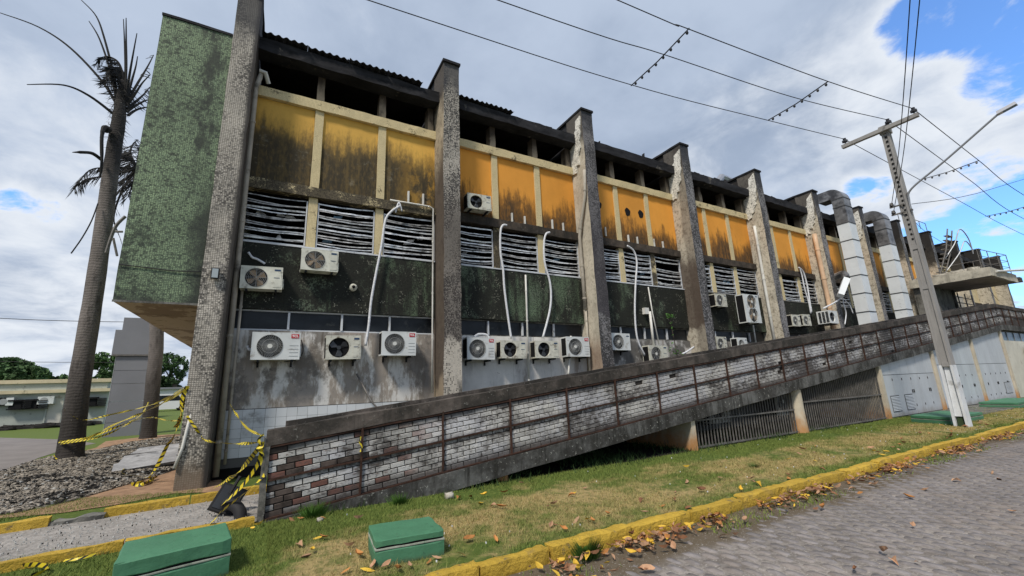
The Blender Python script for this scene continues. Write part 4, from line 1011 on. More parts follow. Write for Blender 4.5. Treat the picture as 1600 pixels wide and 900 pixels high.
# gates of vertical bars
def gate(xa,xb,label):
    g=thing('bar_gate',label,'gate',((xa+xb)/2,6.97,0),group='bar gates under the ramp')
    n=int((xb-xa)/0.115)
    for i in range(n+1):
        x=xa+(xb-xa)*i/n; top=SL*x-0.31
        MB().box(x-.009,x+.009,6.96,6.985,0.03,top).build('bar',M_gate,g,org=(x,6.97,0.03))
    MB().box(xa,xb,6.935,6.955,0.03,0.07).build('bottom_rail',M_gate,g)
    m_=0.62 if xa<12 else 0.80
    MB().box(xa,xb,6.935,6.957,m_,m_+.035).build('middle_rail',M_gate,g)
    b=MB(); b.hexa([(xa,6.93,SL*xa-.33),(xb,6.93,SL*xb-.33),(xb,6.958,SL*xb-.33),(xa,6.958,SL*xa-.33),(xa,6.93,SL*xa-.295),(xb,6.93,SL*xb-.295),(xb,6.958,SL*xb-.295),(xa,6.958,SL*xa-.295)]); b.build('top_rail',M_gate,g)
gate(8.66,12.88,'dark bar gate under the ramp between the plain pier and the round column')
gate(13.42,18.36,'taller bar gate under the ramp, between the round column and the metal doors')
# metal door fronts
def doorset(xa,xb,n,label,vents):
    g=thing('metal_door_front',label,'door',((xa+xb)/2,6.93,0),group='pale metal door fronts under the ramp')
    MB().hexa([(xa,6.97,0.0),(xb,6.97,0.0),(xb,7.0,0),(xa,7.0,0),(xa,6.97,SL*xa-.30),(xb,6.97,SL*xb-.30),(xb,7.0,SL*xb-.30),(xa,7.0,SL*xa-.30)]).build('frame',M_seal,g)
    w=(xb-xa)/n; dt=1.45 if xa<20 else 1.75
    for i in range(n):
        a=xa+w*i+.008; c=a+w-.016
        MB().box(a,c,6.935,6.965,0.04,dt).build('door_leaf',M_doorw,g,org=(a,6.95,0))
        t0=SL*a-.32; t1=SL*c-.32
        if t0>dt+.06: MB().hexa([(a,6.935,dt+.02),(c,6.935,dt+.02),(c,6.965,dt+.02),(a,6.965,dt+.02),(a,6.935,t0),(c,6.935,t1),(c,6.965,t1),(a,6.965,t0)]).build('upper_panel',M_doorw,g,org=(a,6.95,0))
        hx=a+.06 if i%2 else c-.06
        if i>=len(vents): MB().box(hx-.02,hx+.02,6.915,6.934,0.78,0.90).build('handle',M_iron,g)
        for hz in (1.25,0.3):
            MB().box(a+.01,a+.03,6.92,6.934,hz,hz+.08).build('hinge',M_iron,g)
    for (a,c,z0,z1) in vents:
        v=MB().box(a,c,6.922,6.934,z0,z1).build('vent',M_seal,g)
        q=0; z=z0+.02
        while z<z1-.03: MB().hexa([(a+.02,6.912,z),(c-.02,6.912,z),(c-.02,6.921,z+.02),(a+.02,6.921,z+.02),(a+.02,6.908,z+.012),(c-.02,6.908,z+.012),(c-.02,6.918,z+.034),(a+.02,6.918,z+.034)]).build('vent_slat',M_doorw,v); z+=.05
doorset(18.60,23.33,6,'pale metal doors with two slatted vents, left of the concrete pole',[(18.95,19.65,0.2,0.75),(20.1,20.8,0.2,0.75)])
doorset(23.58,28.33,6,'pale metal doors directly right of the concrete pole foot',[])
doorset(28.58,33.07,6,'tallest pale metal doors with one small vent low on the right',[(31.7,32.7,0.3,0.85)])
# wall right of the doors with a strip of windows
ww=thing('service_wall','cream rendered wall with strip of blue windows below the ramp landing','wall',(34,6.95,0))
MB().box(33.36,56,6.95,7.02,-.03,2.95).build('wall',M_creamw,ww)
MB().box(33.36,56,6.96,7.02,3.42,3.455).build('lintel',M_conc,ww)
for i in range(18):
    xa=33.5+i*1.22; MB().box(xa,xa+1.14,6.985,6.995,2.96,3.41).build('pane',M_glassb,ww,org=(xa,6.99,2.96)); MB().box(xa+1.145,xa+1.215,6.955,7.0,2.955,3.415).build('mullion',M_seal,ww,org=(xa+1.15,6.97,2.96))
# ============================================================ CANOPY on the right
cx0,cx1=32.95,44.5
can=thing('entrance_canopy','concrete slab canopy jutting out above the ramp landing with debris on top','canopy',(cx0,9.0,6.3))
b=MB(); b.rough(cx0,37.6,6.5,YF-.02,6.33,6.80,seg=0.45,jit=0.02,seed=3,fr=3); b.build('slab',concrete('canopy_edge_speckled',(0.44,0.41,0.34),0.15,0.2,0.25),can)
b=MB(); b.poly_extr([(37.61,6.4,6.38),(37.61,YF-.02,6.38),(37.61,YF-.02,6.75),(37.61,6.4,6.65)],(.5,0,0)); b.build('slab',M_slab,can)
b=MB().box(cx0+.05,37.5,6.56,YF-.05,6.30,6.328); b.build('soffit',simple('canopy_soffit',(0.20,0.18,0.17),0.9,0.2,vary=(1.5,.3)),can)
M_rubb=simple('pale_rubble',(0.45,0.42,0.36),0.9,0.2,vary=(4,0.3),dirt=0.4)
rs=random.Random(9)
b=MB()
for i in range(46):
    x=rs.uniform(33.05,37.2) if i>14 else rs.uniform(33.02,33.5); y=rs.uniform(6.7,9.7); s=rs.uniform(.1,.4); b.rough(x,x+s,y,y+s*1.6,6.79,6.81+s*rs.uniform(.2,.6),seg=.15,jit=.05,seed=i)
o=stuff(b.build('debris',M_rubb)); tag(o,'pale rubble lying on the concrete canopy','rubble')
def rail_run(name,label,cat,pts,h,r=0.02,posts=None,mids=(0.33,0.66)):
    t=thing(name,label,cat,pts[0]); b=MB(); P=[Vector(p) for p in pts]
    for k,f in enumerate((1.0,)+mids):
        MB().tube([p+Vector((0,0,h*f)) for p in P],r if f==1 else r*.7,6).build('rail',M_gate,t)
    for i in range(len(P)-1):
        n=max(1,int((P[i+1]-P[i]).length/1.0))
        for k in range(n+(1 if i==len(P)-2 else 0)):
            p=P[i].lerp(P[i+1],k/n); MB().tube([p,p+Vector((0,0,h))],r,6).build('post',M_gate,t,org=p)
    return t
rail_run('guard_rail','thin bent guard rail standing at the right end of the canopy','railing',[(33.5,6.9,6.85),(37.3,6.6,6.85),(37.4,9.4,6.85)],1.15)
rail_run('guard_rail','roof edge guard rail above the fins beside the ducts','railing',[(34.2,9.95,10.86),(38.6,9.95,10.86)],0.55,mids=())
# metal stair on the canopy
st=thing('metal_stair','twisted dark metal stair standing on the canopy against the burnt fins','stair',(35,8.2,6.8))
for s_ in (0,0.75):
    MB().tube([(34.3+s_*1.0,8.9,6.82),(34.9+s_,8.4,8.6),(35.3+s_,8.2,9.9)],.035,6).build('stringer',M_gate,st)
for i in range(10):
    t=i/10; x=34.35+t*0.9; MB().box(x,x+.8,8.85-t*.7,9.05-t*.7,6.95+i*.28,6.99+i*.28).build('tread',M_gate,st,org=(x,8.9,7))
MB().tube(arc_pts([(35.0,8.8,7.8),(35.8,8.2,9.0),(36.2,7.9,9.9),(36.9,7.8,9.4),(37.0,7.8,8.4)],5),.03,6).build('handrail',M_steel,st)
MB().tube(arc_pts([(35.3,8.8,7.3),(36.1,8.2,8.4),(36.6,7.9,9.2),(37.2,7.8,8.6)],5),.03,6).build('handrail',M_steel,st)
pc=MB().tube([at(1557,424,Y=6.45),at(1612,421,Y=6.3)],.06,8).build('long_pipe',M_pvc); tag(pc,'white pipe lying across the right edge of the canopy','pipe')
# enclosure under the canopy
ek=thing('landing_kiosk','dark grey enclosure on the landing under the canopy with barred window','booth',(36,9.2,3.8))
MB().box(33.2,36.2,9.0,9.85,3.78,6.29).build('wall',M_conc,ek)
MB().box(36.25,36.4,8.9,9.85,3.78,6.29).build('frame',M_slab,ek)
MB().box(36.45,40,9.5,9.6,3.78,6.29).build('back_panel',M_rubb,ek)
for i in range(6): MB().box(36.42,40.2,9.15,9.19,4.2+i*.36,4.24+i*.36).build('bar',M_iron,ek,org=(36.4,9.1,4.2+i*.36))
for x in (37.6,38.9,40.2): MB().box(x,x+.08,9.10,9.145,3.78,6.29).build('post',M_iron,ek,org=(x,9.1,3.8))
# ============================================================ DUCTS
def duct(x0,x1,y0,y1,zb,zt,label,big=True):
    t=thing('ventilation_duct',label,'duct',((x0+x1)/2,(y0+y1)/2,zb),group='tall white ventilation ducts')
    z=zb; i=0; hh=0.93; w=x1-x0
    while z<zt-0.2:
        z2=min(z+hh,zt-.1); burnt=z>zt-(1.9 if big else 1.9)
        b=MB(); b.rough(x0,x1,y0,y1,z+.02,z2-.02,seg=0.5,jit=0.006,seed=z+x0,fr=2); b.build('duct_section',M_ductb if burnt else M_duct,t,org=(x0,y0,z),label='sooty duct section' if burnt else None)
        MB().box(x0-.018,x1+.018,y0-.018,y1+.018,z2-.019,z2+.019).build('flange',M_seam,t,org=(x0,y0,z2)); z=z2; i+=1
    # elbow turning back over the roof
    r_=(y1-y0); n=8; b=MB(); vs=[]
    cy=y1+0.05; cz=z+.02
    for k in range(n+1):
        a=math.pi/2*k/n
        for rad in (0.05+r_,0.05):
            yy=cy-rad*math.cos(a); z_=cz+rad*math.sin(a); vs+=[(x0,yy,z_),(x1,yy,z_)]
    fs=[]
    for k in range(n):
        a=k*4; c=a+4; fs+=[(a,a+1,c+1,c),(a+2,c+2,c+3,a+3),(a,c,c+2,a+2),(a+1,a+3,c+3,c+1)]
    b.add(vs,fs); b.build('elbow',M_ductb,t)
    MB().box(x0,x1,cy+.002,cy+0.55,cz+.055,cz+.05+r_-.005).build('duct_end',M_ductb,t)
duct(25.25,26.0,9.28,9.82,3.55,10.62,'tall white duct nearest the pole side of the building front, left of its twin')
duct(29.75,30.5,9.28,9.82,3.9,10.2,'second tall white duct, right of its twin and just left of the pole')
sd=thing('small_duct','short slanting white duct elbow with dangling white foil beside the tall duct','duct',(23.9,9.8,5))
p0=at(1307,432,Y=10.0);p1=at(1318,428,Y=9.6);p2=at(1322,435,Y=9.45);p3=at(1313,462,Y=9.5)
MB().tube(arc_pts([p0+Vector((0,.6,0)),p0,p1,p2],4),.17,10).build('elbow',M_ductb,sd); MB().tube([p2+Vector((0,0,-.05)),p3],[.19,.17],4).build('duct_section',M_duct,sd)
# ============================================================ PIPES ON THE FRONT
def pipe(label,pts,r,mat,grp=None,name='downpipe',par=None,smooth=True,clips=True):
    p=thing(name,label,'pipe',pts[-1],group=grp)
    MB().tube(pts,r,10).build('tube',mat,p,smooth=smooth)
    P=[Vector(q) for q in pts]; L_=(P[0]-P[-1]).length
    if clips:
        for f in (0.15,0.42,0.7,0.93):
            d=f*L_; 
            for i in range(len(P)-1):
                s=(P[i+1]-P[i]).length
                if d<=s: q=P[i].lerp(P[i+1],d/s); dd=(P[i+1]-P[i]).normalized(); MB().tube([q-dd*.025,q+dd*.025],r*1.22,10).build('socket',mat,p,org=q); break
                d-=s
    return p
pipe('thick greyed downpipe running the full height right of the leftmost mosaic fin',[(-0.78,10.42,9.12),(-0.86,10.40,8.7),(-0.84,10.42,5.6),(-0.80,10.42,0.1)],.055,M_pvcg)
pipe('thin pipe beside the thick greyed downpipe, lower half of the wall only',[(-0.70,10.50,4.0),(-0.68,10.5,0.3)],.028,M_pvcg)
MB_=MB().tube([(-0.82,10.38,9.15),(-0.70,10.36,9.13),(-0.62,10.5,8.95)],.05,8).build('pipe_elbow',M_pvc); tag(MB_,'pale bent pipe stub at the top of the thick downpipe','pipe')
pipe('thin white pipe running along the ledge then down left of the brown fin',[(2.35,10.46,6.46),(3.42,10.46,6.47),(3.52,10.46,6.42),(3.52,10.46,3.0),(3.52,10.46,1.5)],.022,M_pvc)
pipe('straight white pipe standing between the four units of the second bay',[(6.43,10.50,4.82),(6.42,10.50,4.0),(6.38,10.50,1.5)],.028,M_pvc)
pipe('big grey-white pipe slanting down the cream side of the third fin',[(8.50,9.86,8.45),(8.52,9.96,7.6),(8.50,10.25,6.7),(8.50,10.36,6.3),(8.50,10.36,5.0),(8.50,10.36,3.85)],.055,M_pvcg)
pipe('thin pipe continuing down below the big slanting pipe on the third fin',[(8.52,10.36,3.83),(8.52,10.38,2.6),(8.52,10.4,1.6)],.03,M_pvcg)
x5=FX[4]-0.06; x6=FX[5]-0.09
pipe('white pipe on the side of the fin right of the two-fan unit',[(x5,10.28,8.2),(x5,10.28,7.6),(x5,10.28,4.5),(x5,10.28,2.3)],.06,M_pvc)
pipe('thick orange-cream pipe on the side of the last fin before the ducts',[(x6,10.15,8.5),(x6,10.15,8.0),(x6,10.15,4.5),(x6,10.15,2.9)],.10,M_pvco)
pipe('white pipe rising right of the two-fan unit, down to the ramp',[(17.45,10.45,4.25),(17.45,10.45,2.4)],.03,M_pvc,clips=False)
pipe('pair of thin conduits standing in the black bay of the leafy weed',[(11.55,10.48,4.85),(11.62,10.48,3.9),(11.75,10.46,2.8)],.022,M_pvc,clips=False)
pipe('short white pipe with a junction box above the slatted unit',[(11.45,10.44,3.95),(11.45,10.44,2.7)],.045,M_pvc,clips=False)
MB().rough(11.22,11.42,10.44,10.565,3.86,4.08,seg=.1,jit=.004).build('junction_box',M_pvc); tag(bpy.data.objects['junction_box'],'small pale junction box on the black band','junction box')
pipe('white hose leaning against the left foot of the mosaic fin',[at(300,640,Y=9.93),at(292,672,Y=9.9),at(285,700,Y=9.88),at(272,732,Y=9.85)],.026,M_pvc,clips=False,name='leaning_hose')
pipe('bare iron bar leaning against the tiled wall behind the ramp',[(1.72,10.55,2.0),(2.05,10.4,1.35),(2.35,10.2,1.0)],.02,M_gate,clips=False,name='iron_bar')
def hose(label,pix,r=0.028,y=10.42,grp='white insulated hoses hanging on the front',mat=None,ys=None):
    pts=[at(a,c,Y=(ys[i] if ys else y)) for i,(a,c) in enumerate(pix)]
    o=MB().tube(arc_pts(pts,5),r,8).build('insulated_hose',mat or M_hose,smooth=True,org=tuple(pts[0])); tag(o,label,'hose',grp); return o
hose('long white hose falling from the ledge to the open fan unit in the first bay',[(625,322),(612,330),(602,345),(596,385),(588,425),(580,470),(576,510),(571,540)],.03)
o=hose('short bent end of white hose draped over the ledge of the first bay',[(618,332),(621,321),(624,317),(628,330)],.022,y=10.44)
hose('left white hose of the second bay, hooked over the louvres',[(792,352),(786,352),(782,362),(782,395),(786,420),(788,450),(793,490),(799,530)],.033)
hose('right white hose of the second bay, curving down to the fourth unit',[(859,363),(853,366),(850,380),(851,410),(859,440),(861,465),(858,490),(848,528)],.033)
hose('white hose running the height of the third bay, left of the weed',[(980,384),(990,392),(995,410),(993,445),(992,490),(996,530),(1008,556)],.032)
hose('thin white drain hose below the red-badged unit beside the third fin',[(892,525),(891,550),(888,586)],.03,mat=M_pvc)
hose('pair of loose hoses hanging from the ledge left of the orange-cream pipe',[(1248,418),(1255,425),(1261,445),(1265,470),(1268,488)],.035)
hose('second of the loose hoses hanging from the ledge beside the orange-cream pipe',[(1249,418),(1253,430),(1257,450),(1263,470),(1267,490)],.03)
hose('thick white hose looping from the small duct to the side-grilled unit',[(1316,440),(1317,455),(1312,467),(1300,475),(1286,482)],.035,ys=[9.8,9.7,9.7,9.8,10.0])
hose('ragged white foil strip dangling below the small duct',[(1316,462),(1319,478),(1322,490),(1320,507)],.025,y=9.7)
hose('bluish white foil strip dangling right of the fin',[(1321,470),(1328,478),(1333,490)],.025,y=9.6)
hose('white hose lying along the ramp cap by the third bay wall',[(1084,542),(1074,549),(1066,553)],.03,y=10.3)
hose('white pipe stub curling from the left of the first wall unit',[(386,540),(389,546),(400,547)],.03,y=10.4)
hose('white loop of hose on top of the first unit in the second bay',[(741,526),(748,522),(760,523),(764,528)],.028,y=10.35)
hose('white foil wrapped hose end above the rusty unit near the downpipe',[(388,394),(394,402),(402,405),(414,412)],.024,y=10.5)
# cables
def cable(label,pts,r=0.012,mat=None,name='cable'):
    o=MB().tube(arc_pts(pts,5),r,5).build(name,mat or M_wire,smooth=True,org=tuple(pts[0])); tag(o,label,'cable'); return o
cable('black cable clipped along the bottom of the green mosaic box',[(-2.6,9.925,4.02),(-2.2,9.925,4.0),(-1.8,9.925,3.98),(-1.38,9.915,4.0)],.010)
cable('black cable drooping from the first unit of the first bay',[(0.5,10.4,2.75),(0.55,10.35,2.5),(0.45,10.4,2.33),(0.2,10.5,2.28)],.010)
# floodlight on the first fin
fl=thing('floodlight','small square floodlight fixed to the front of the mosaic fin','lamp',(-1.14,9.88,3.9))
MB().rough(-1.20,-1.07,9.80,9.86,3.86,4.07,seg=.1,jit=.002).build('housing',M_iron,fl); MB().box(-1.185,-1.085,9.792,9.799,3.875,4.055).build('lens',simple('lamp_lens',(0.35,0.40,0.42),.2,.6),fl)
MB().tube([(-1.14,9.86,3.95),(-1.14,9.90,3.93)],.02,6).build('bracket',M_iron,fl)
# camera dome in first bay
dm=thing('wall_camera','small round camera housing on the black band of the first bay','camera',(1.55,10.5,4.05))
MB().tube([(1.55,10.57,4.05),(1.55,10.50,4.05),(1.55,10.46,4.05)],[.09,.09,.05],12).build('base',M_acold,dm); MB().tube([(1.55,10.459,4.05),(1.55,10.42,4.03)],[.04,.03],10).build('lens',M_dark,dm)
# little rails left on the panels where units hung
mt=thing('mounting_rails','pairs of short white slotted rails left screwed to the orange panels','bracket',(3,10.6,6.6))
for (px_,py_) in ((638,308),(661,312),(800,341),(820,346),(863,351),(880,356),(946,362),(982,374),(996,377),(1022,380),(1036,384)):
    p=at(px_,py_,Y=10.60); MB().box(p.x-.022,p.x+.022,10.575,10.625,p.z-.17,p.z+.17).build('rail',M_pvc,mt,org=(p.x,10.6,p.z))
# ============================================================ AIR CONDITIONING UNITS (front at local y=0, wall behind)
TCLM=text_mesh('TCL',0.062,M_txtw,'badge_lettering')
def circ(cx_,cz_,r,n,y): return [(cx_+r*math.cos(2*math.pi*k/n),y,cz_+r*math.sin(2*math.pi*k/n)) for k in range(n)]
def make_ac(label,style,loc,w=0.84,h=0.56,d=0.30,rz=0.0,group='wall hung condensing units'):
    t=thing('condensing_unit',label,'air conditioner',loc,rz,group); t.rotation_euler=(0,R(random.Random(label).uniform(-1.6,1.6)),rz+R(random.Random(label+'a').uniform(-1.5,1.5)))
    mat={'new':M_ac,'plain':M_ac,'open':M_acold,'rust':M_acrust,'old':M_acold,'big':M_ac,'side':M_ac}[style]
    fans=[(w*0.37,h*0.49,min(w*0.30,h*0.42))]
    if style=='big': fans=[(w*0.5,h*0.74,w*.30),(w*0.5,h*0.28,w*.30)]
    B=lambda b,nm,m_,par=t,smooth=False,lb=None: b.build(nm,m_,par,smooth=smooth,world=False,label=lb)
    # casing: back, sides, top, bottom as a shell with a front plate that has round openings
    c=MB(); th=0.012; bev=0.012
    c.box(0,th,0.012,d,0,h).box(w-th,w,0.012,d,0,h).box(th,w-th,0.012,d,0,th).box(th,w-th,0.012,d,h-th,h).box(th,w-th,d-th,d,th,h-th)
    # front plate with openings
    n=32; cells=[(0.0,w,0.0,h)] if style!='big' else None
    def plate(x0,x1,z0,z1,cx_,cz_,r):
        ring=circ(cx_,cz_,r,n,0.0); out=[]
        for k in range(n):
            a=2*math.pi*k/n; dx,dz=math.cos(a),math.sin(a)
            tx=((x1-cx_)/dx if dx>1e-6 else (x0-cx_)/dx if dx<-1e-6 else 1e9); tz=((z1-cz_)/dz if dz>1e-6 else (z0-cz_)/dz if dz<-1e-6 else 1e9)
            q=min(tx,tz); out.append((cx_+dx*q,0.0,cz_+dz*q))
        inn=[(p[0],0.05,p[2]) for p in ring]
        o=len(c.v); c.v+=ring+out+inn
        for k in range(n):
            k2=(k+1)%n; c.f.append((o+k,o+k2,o+n+k2,o+n+k)); c.mi.append(0); c.f.append((o+2*n+k,o+2*n+k2,o+k2,o+k)); c.mi.append(0)
        for (X_,Z_) in ((x0,z0),(x1,z0),(x1,z1),(x0,z1)):
            # corner triangles
            best=sorted(range(n),key=lambda k:(out[k][0]-X_)**2+(out[k][2]-Z_)**2)[:2]
            c.v.append((X_,0.0,Z_)); c.f.append((len(c.v)-1,o+n+best[0],o+n+best[1])); c.mi.append(0)
    if style=='big':
        plate(0,w,h/2,h,*fans[0]); plate(0,w,0,h/2,*fans[1])
    else: plate(0,w*0.745,0,h,*fans[0]); c.quad((w*.745,0,0),(w,0,0),(w,0,h),(w*.745,0,h))
    c.box(-.002,w+.002,-.001,.013,-.002,.012); c.box(-.002,w+.002,-.001,.013,h-.012,h+.002)
    c.box(-.002,.010,-.001,.013,.012,h-.012); c.box(w-.010,w+.002,-.001,.013,.012,h-.012)
    B(c,'casing',mat)
    for i,(cx_,cz_,r) in enumerate(fans):
        cav=MB(); cav.add(circ(cx_,cz_,r+.004,24,0.075),[tuple(range(24))[::-1]]); cav.box(cx_-r,cx_+r,.10,.11,cz_-r,cz_+r); B(cav,'fan_cavity',M_dark if style!='rust' else M_dark)
        f=MB(); nb_=3 if style!='rust' else 4
        for q in range(nb_):
            a0=2*math.pi*q/nb_+0.4+i; pts=[]
            for rr_,da,yy in ((r*.18,-.35,.055),(r*.9,-.25,.06),(r*.93,.35,.035),(r*.7,.62,.03),(r*.2,.45,.04)): pts.append((cx_+rr_*math.cos(a0+da),yy,cz_+rr_*math.sin(a0+da)))
            f.poly_extr(pts,(0,.006,0))
        f.tube([(cx_,.025,cz_),(cx_,.065,cz_)],r*.2,12)
        B(f,'fan',M_fanbrown if style in('rust','big') else M_fan)
        if style in ('new','plain','rust','old','big'):
            g=MB()
            if style in('new','plain'):
                for q in range(36):
                    a0=2*math.pi*q/36; g.tube([(cx_+rr_*math.cos(a0+(rr_/r)*0.9),-.006,cz_+rr_*math.sin(a0+(rr_/r)*0.9)) for rr_ in (r*.22,r*.5,r*.76,r)],.0032,4,cap=False)
                rings_=(r*.6,r)
            else: rings_=[r*v for v in ((.25,.4,.55,.7,.85,1.0) if style!='old' else (.3,.5,.7,.85,1.0))]
            for rr_ in rings_: g.tube([*circ(cx_,cz_,rr_,28,-.006),circ(cx_,cz_,rr_,28,-.006)[0]],.0035,4,cap=False)
            if style in('rust','old','big'):
                for q in range(4): a0=math.pi*q/4; g.tube([(cx_-r*math.cos(a0),-.008,cz_-r*math.sin(a0)),(cx_+r*math.cos(a0),-.008,cz_+r*math.sin(a0))],.004,4)
            B(g,'fan_grille',M_grille)
            if style!='rust': B(MB().tube([(cx_,-.014,cz_),(cx_,.0,cz_)],r*.20,16),'hub',M_hub)
    if style=='new':
        bx=MB().box(w*.80,w*.965,-.007,-.002,h*.79,h*.945); bo=B(bx,'badge',M_red)
        tx=inst('badge_lettering',TCLM,bo,(w*.8825,-.0078,h*.867),(math.pi/2,0,0),(w/0.84,w/0.84,1))
        for q in range(4): B(MB().box(w*.775,w*.965,-.005,-.0015,h*(.12+.13*q),h*(.12+.13*q)+.007),'groove',M_grille)
    elif style in('open','rust','old'):
        B(MB().box(w*.77,w*.97,-.006,-.002,h*.08,h*.93),'service_panel',mat); B(MB().box(w*.80,w*.95,-.010,-.007,h*.82,h*.90),'name_plate',M_txtb); B(MB().box(w*.79,w*.93,-.010,-.007,h*.50,h*.525),'name_plate',M_txtb)
    elif style=='plain': B(MB().box(w*.80,w*.95,-.007,-.003,h*.82,h*.87),'name_plate',M_txtb)
    elif style=='big': B(MB().box(w*.78,w*.95,-.007,-.003,h*.93,h*.955),'name_plate',M_txtb)
    # dark coil on the left side
    co=MB()
    if style=='side':
        for i in range(8):
            for j in range(3): co.box(-.008,-.003,.03+j*(d-.06)/3,.03+(j+.7)*(d-.06)/3,.04+i*(h-.08)/8,.04+(i+.75)*(h-.08)/8)
    else: co.box(-.006,-.002,.04,d-.03,.04,h-.04)
    B(co,'coil',M_dark)
    if style!='side': 
        v=MB(); v.box(w+.003,w+.028,.07,d-.05,.06,h*.5); B(v,'valve_cover',mat)
    # brackets to the wall
    dep=YW-loc[1]
    for bx_ in (w*.15,w*.85):
        b=MB().box(bx_-.02,bx_+.02,0.03,dep-.003,-.045,-.004); b.box(bx_-.02,bx_+.02,dep-.04,dep-.003,-.14,-.046); B(b,'bracket',M_iron)
    return t
A=make_ac
A('white unit with red badge, leftmost on the grey wall below the first bay','new',(-0.42,10.22,2.31),.90,.57)
A('dented unit with open fan, between the two red-badged units of the first bay','open',(1.00,10.24,2.31),.74,.53)
A('white unit with red badge close to the brown fin, right end of the first bay','new',(2.20,10.22,2.40),.82,.57)
A('yellowed rusty unit hung below the melted louvres beside the thick downpipe','rust',(-0.74,10.25,3.80),.78,.49)
A('yellowed rusty unit on the sill between the first two louvres','rust',(0.37,10.25,4.32),.78,.50)
A('small unit with open black fan, the only one hung on an orange panel','open',(4.46,10.22,6.53),.74,.46)
A('white unit with red badge and dark side, just right of the brown fin','new',(4.38,10.22,2.30),.80,.58)
A('blackened unit with open fan under the left hanging hose of the second bay','open',(5.38,10.24,2.33),.79,.48)
A('unit with open fan under the right hanging hose of the second bay','open',(6.49,10.24,2.33),.79,.49)
A('white unit with red badge beside the third fin, right end of the second bay','new',(7.58,10.22,2.37),.84,.59)
A('clean white unit without red badge on the black wall right of the third fin','plain',(9.36,10.24,2.58),.80,.54)
A('slatted yellowed unit at ramp height left of the leafy weed','old',(10.95,10.20,2.18),.88,.56)
A('small yellowed unit just left of the tall two-fan unit','old',(14.95,10.25,4.32),.70,.50)
A('tall white unit with two brown fans one above the other','big',(16.25,9.92,3.68),.98,1.15,.36)
A('half hidden unit behind the ramp cap right of the fourth fin','old',(14.62,10.25,2.62),.62,.50)
A('open white casing leaning just above the ramp cap under the two-fan unit','plain',(15.85,10.2,2.58),.62,.52)
A('white unit showing its square side grille, left of the orange-cream pipe','side',(22.35,9.75,3.86),.75,.60,.52)
A('emptied dark unit casing, right one of the pair left of the side-grilled unit','old',(20.95,10.2,3.75),.62,.52)
A('emptied dark unit casing, left one of the pair left of the side-grilled unit','old',(20.05,10.2,3.70),.62,.52)
q_=A('white unit on the cream wall at the far right edge','plain',(36.6,6.55,2.0),.85,.62); 
A('white unit standing behind the left bar gate','old',(9.4,8.4,0.25),.9,.7,group='units stored under the ramp'); A('white unit standing behind the left bar gate, farther right near the round column','old',(11.2,8.4,0.3),.9,.8,group='units stored under the ramp')
A('white unit standing behind the right bar gate','old',(14.6,8.4,0.3),1.0,.9,group='units stored under the ramp')
# weed growing on the wall in the third bay
wd=thing('wall_weed','thin leafy weed growing up the black wall of the third bay','plant',(12.45,10.3,2.3))
b=MB().tube(arc_pts([(12.5,10.35,2.0),(12.45,10.38,2.9),(12.35,10.4,3.9)],5),.014,5); b.build('stem',M_bark,wd)
rs=random.Random(2); b=MB()
for i in range(64):
    cz_,sp=(3.85,.10) if i<30 else (2.55,.14) if i<50 else (rs.uniform(2.2,3.6),.07)
    p=Vector((12.4+rs.gauss(0,sp),10.35+rs.gauss(0,sp*.5),cz_+rs.gauss(0,sp*.6))); s=.05; u=Vector((rs.uniform(-1,1),rs.uniform(-1,1),rs.uniform(-1,1))).normalized()*s; v=u.cross(Vector((rs.uniform(-1,1),rs.uniform(-1,1),rs.uniform(-1,1)))).normalized()*s*.6
    b.quad(p-u,p-v,p+u,p+v)
b.build('leaves',simple('weed_leaf_bright',(0.07,0.17,0.035),.7,.3,vary=(5,.4)),wd)
# roof cowl and vents
cw=thing('roof_cowl','silver bent roof cowl standing behind the scorched beam','vent',(19.6,12,10))
MB().tube([(18.9,12,9.9),(18.95,12,11.2),(19.4,12,11.6),(20.2,12,11.55),(20.4,12,11.2),(20.45,12,9.9)],[.16,.18,.2,.2,.18,.16],8).build('cowl',simple('cowl_silver',(.45,.45,.47),.35,.5,.7,dirt=.5),cw)
MB().rough(18.8,19.15,11.7,12.2,9.9,11.1,seg=.3,jit=.03).build('flue',M_char,cw)
MB().poly_extr([(13.7,11.9,9.9),(14.6,11.9,9.9),(14.35,11.9,11.25),(14.05,11.9,11.35)],(0,.3,0)).build('roof_debris',M_fascia); tag(bpy.data.objects['roof_debris'],'charred pointed lump sticking up behind the scorched beam left of the fourth fin','debris')
# ============================================================ POLE, LAMP, WIRES
pole=thing('utility_pole','concrete utility pole with whitewashed foot and crossarm, in front of the metal doors','utility pole',(17.03,4.73,0))
def pole_piece(z0,z1,mat,nm,extra=0.0):
    def wy(z): return lerp(0.145,0.095,z/9.4)+extra
    def wx(z): return lerp(0.155,0.10,z/9.4)+extra
    for s in (-1,1):
        b=MB(); q=[]
        for z in (z0,z1):
            y0,y1=4.73+s*wy(z),4.73+s*(wy(z)-0.055); y0,y1=min(y0,y1),max(y0,y1); q+=[(17.03-wx(z),y0,z),(17.03+wx(z),y0,z),(17.03+wx(z),y1,z),(17.03-wx(z),y1,z)]
        b.hexa(q); b.build(nm,mat,pole,org=(17.03,4.73,z0))
M_moss=simple('mossy_hollow',(0.04,0.06,0.03),0.95,0.1)
pole_piece(-.05,1.70,M_polew,'whitewashed_flange',.006); pole_piece(1.703,9.38,M_pole,'flange')
for z0,z1,mt_ in ((-.05,0.28,M_moss),(0.283,1.70,M_polew),(1.703,9.38,M_pole)):
    MB().hexa([(16.92,4.64,z0),(17.09,4.64,z0),(17.09,4.82,z0),(16.92,4.82,z0),(16.955,4.665,z1),(17.085,4.665,z1),(17.085,4.795,z1),(16.955,4.795,z1)]).build('web',mt_,pole,org=(17.03,4.73,z0))
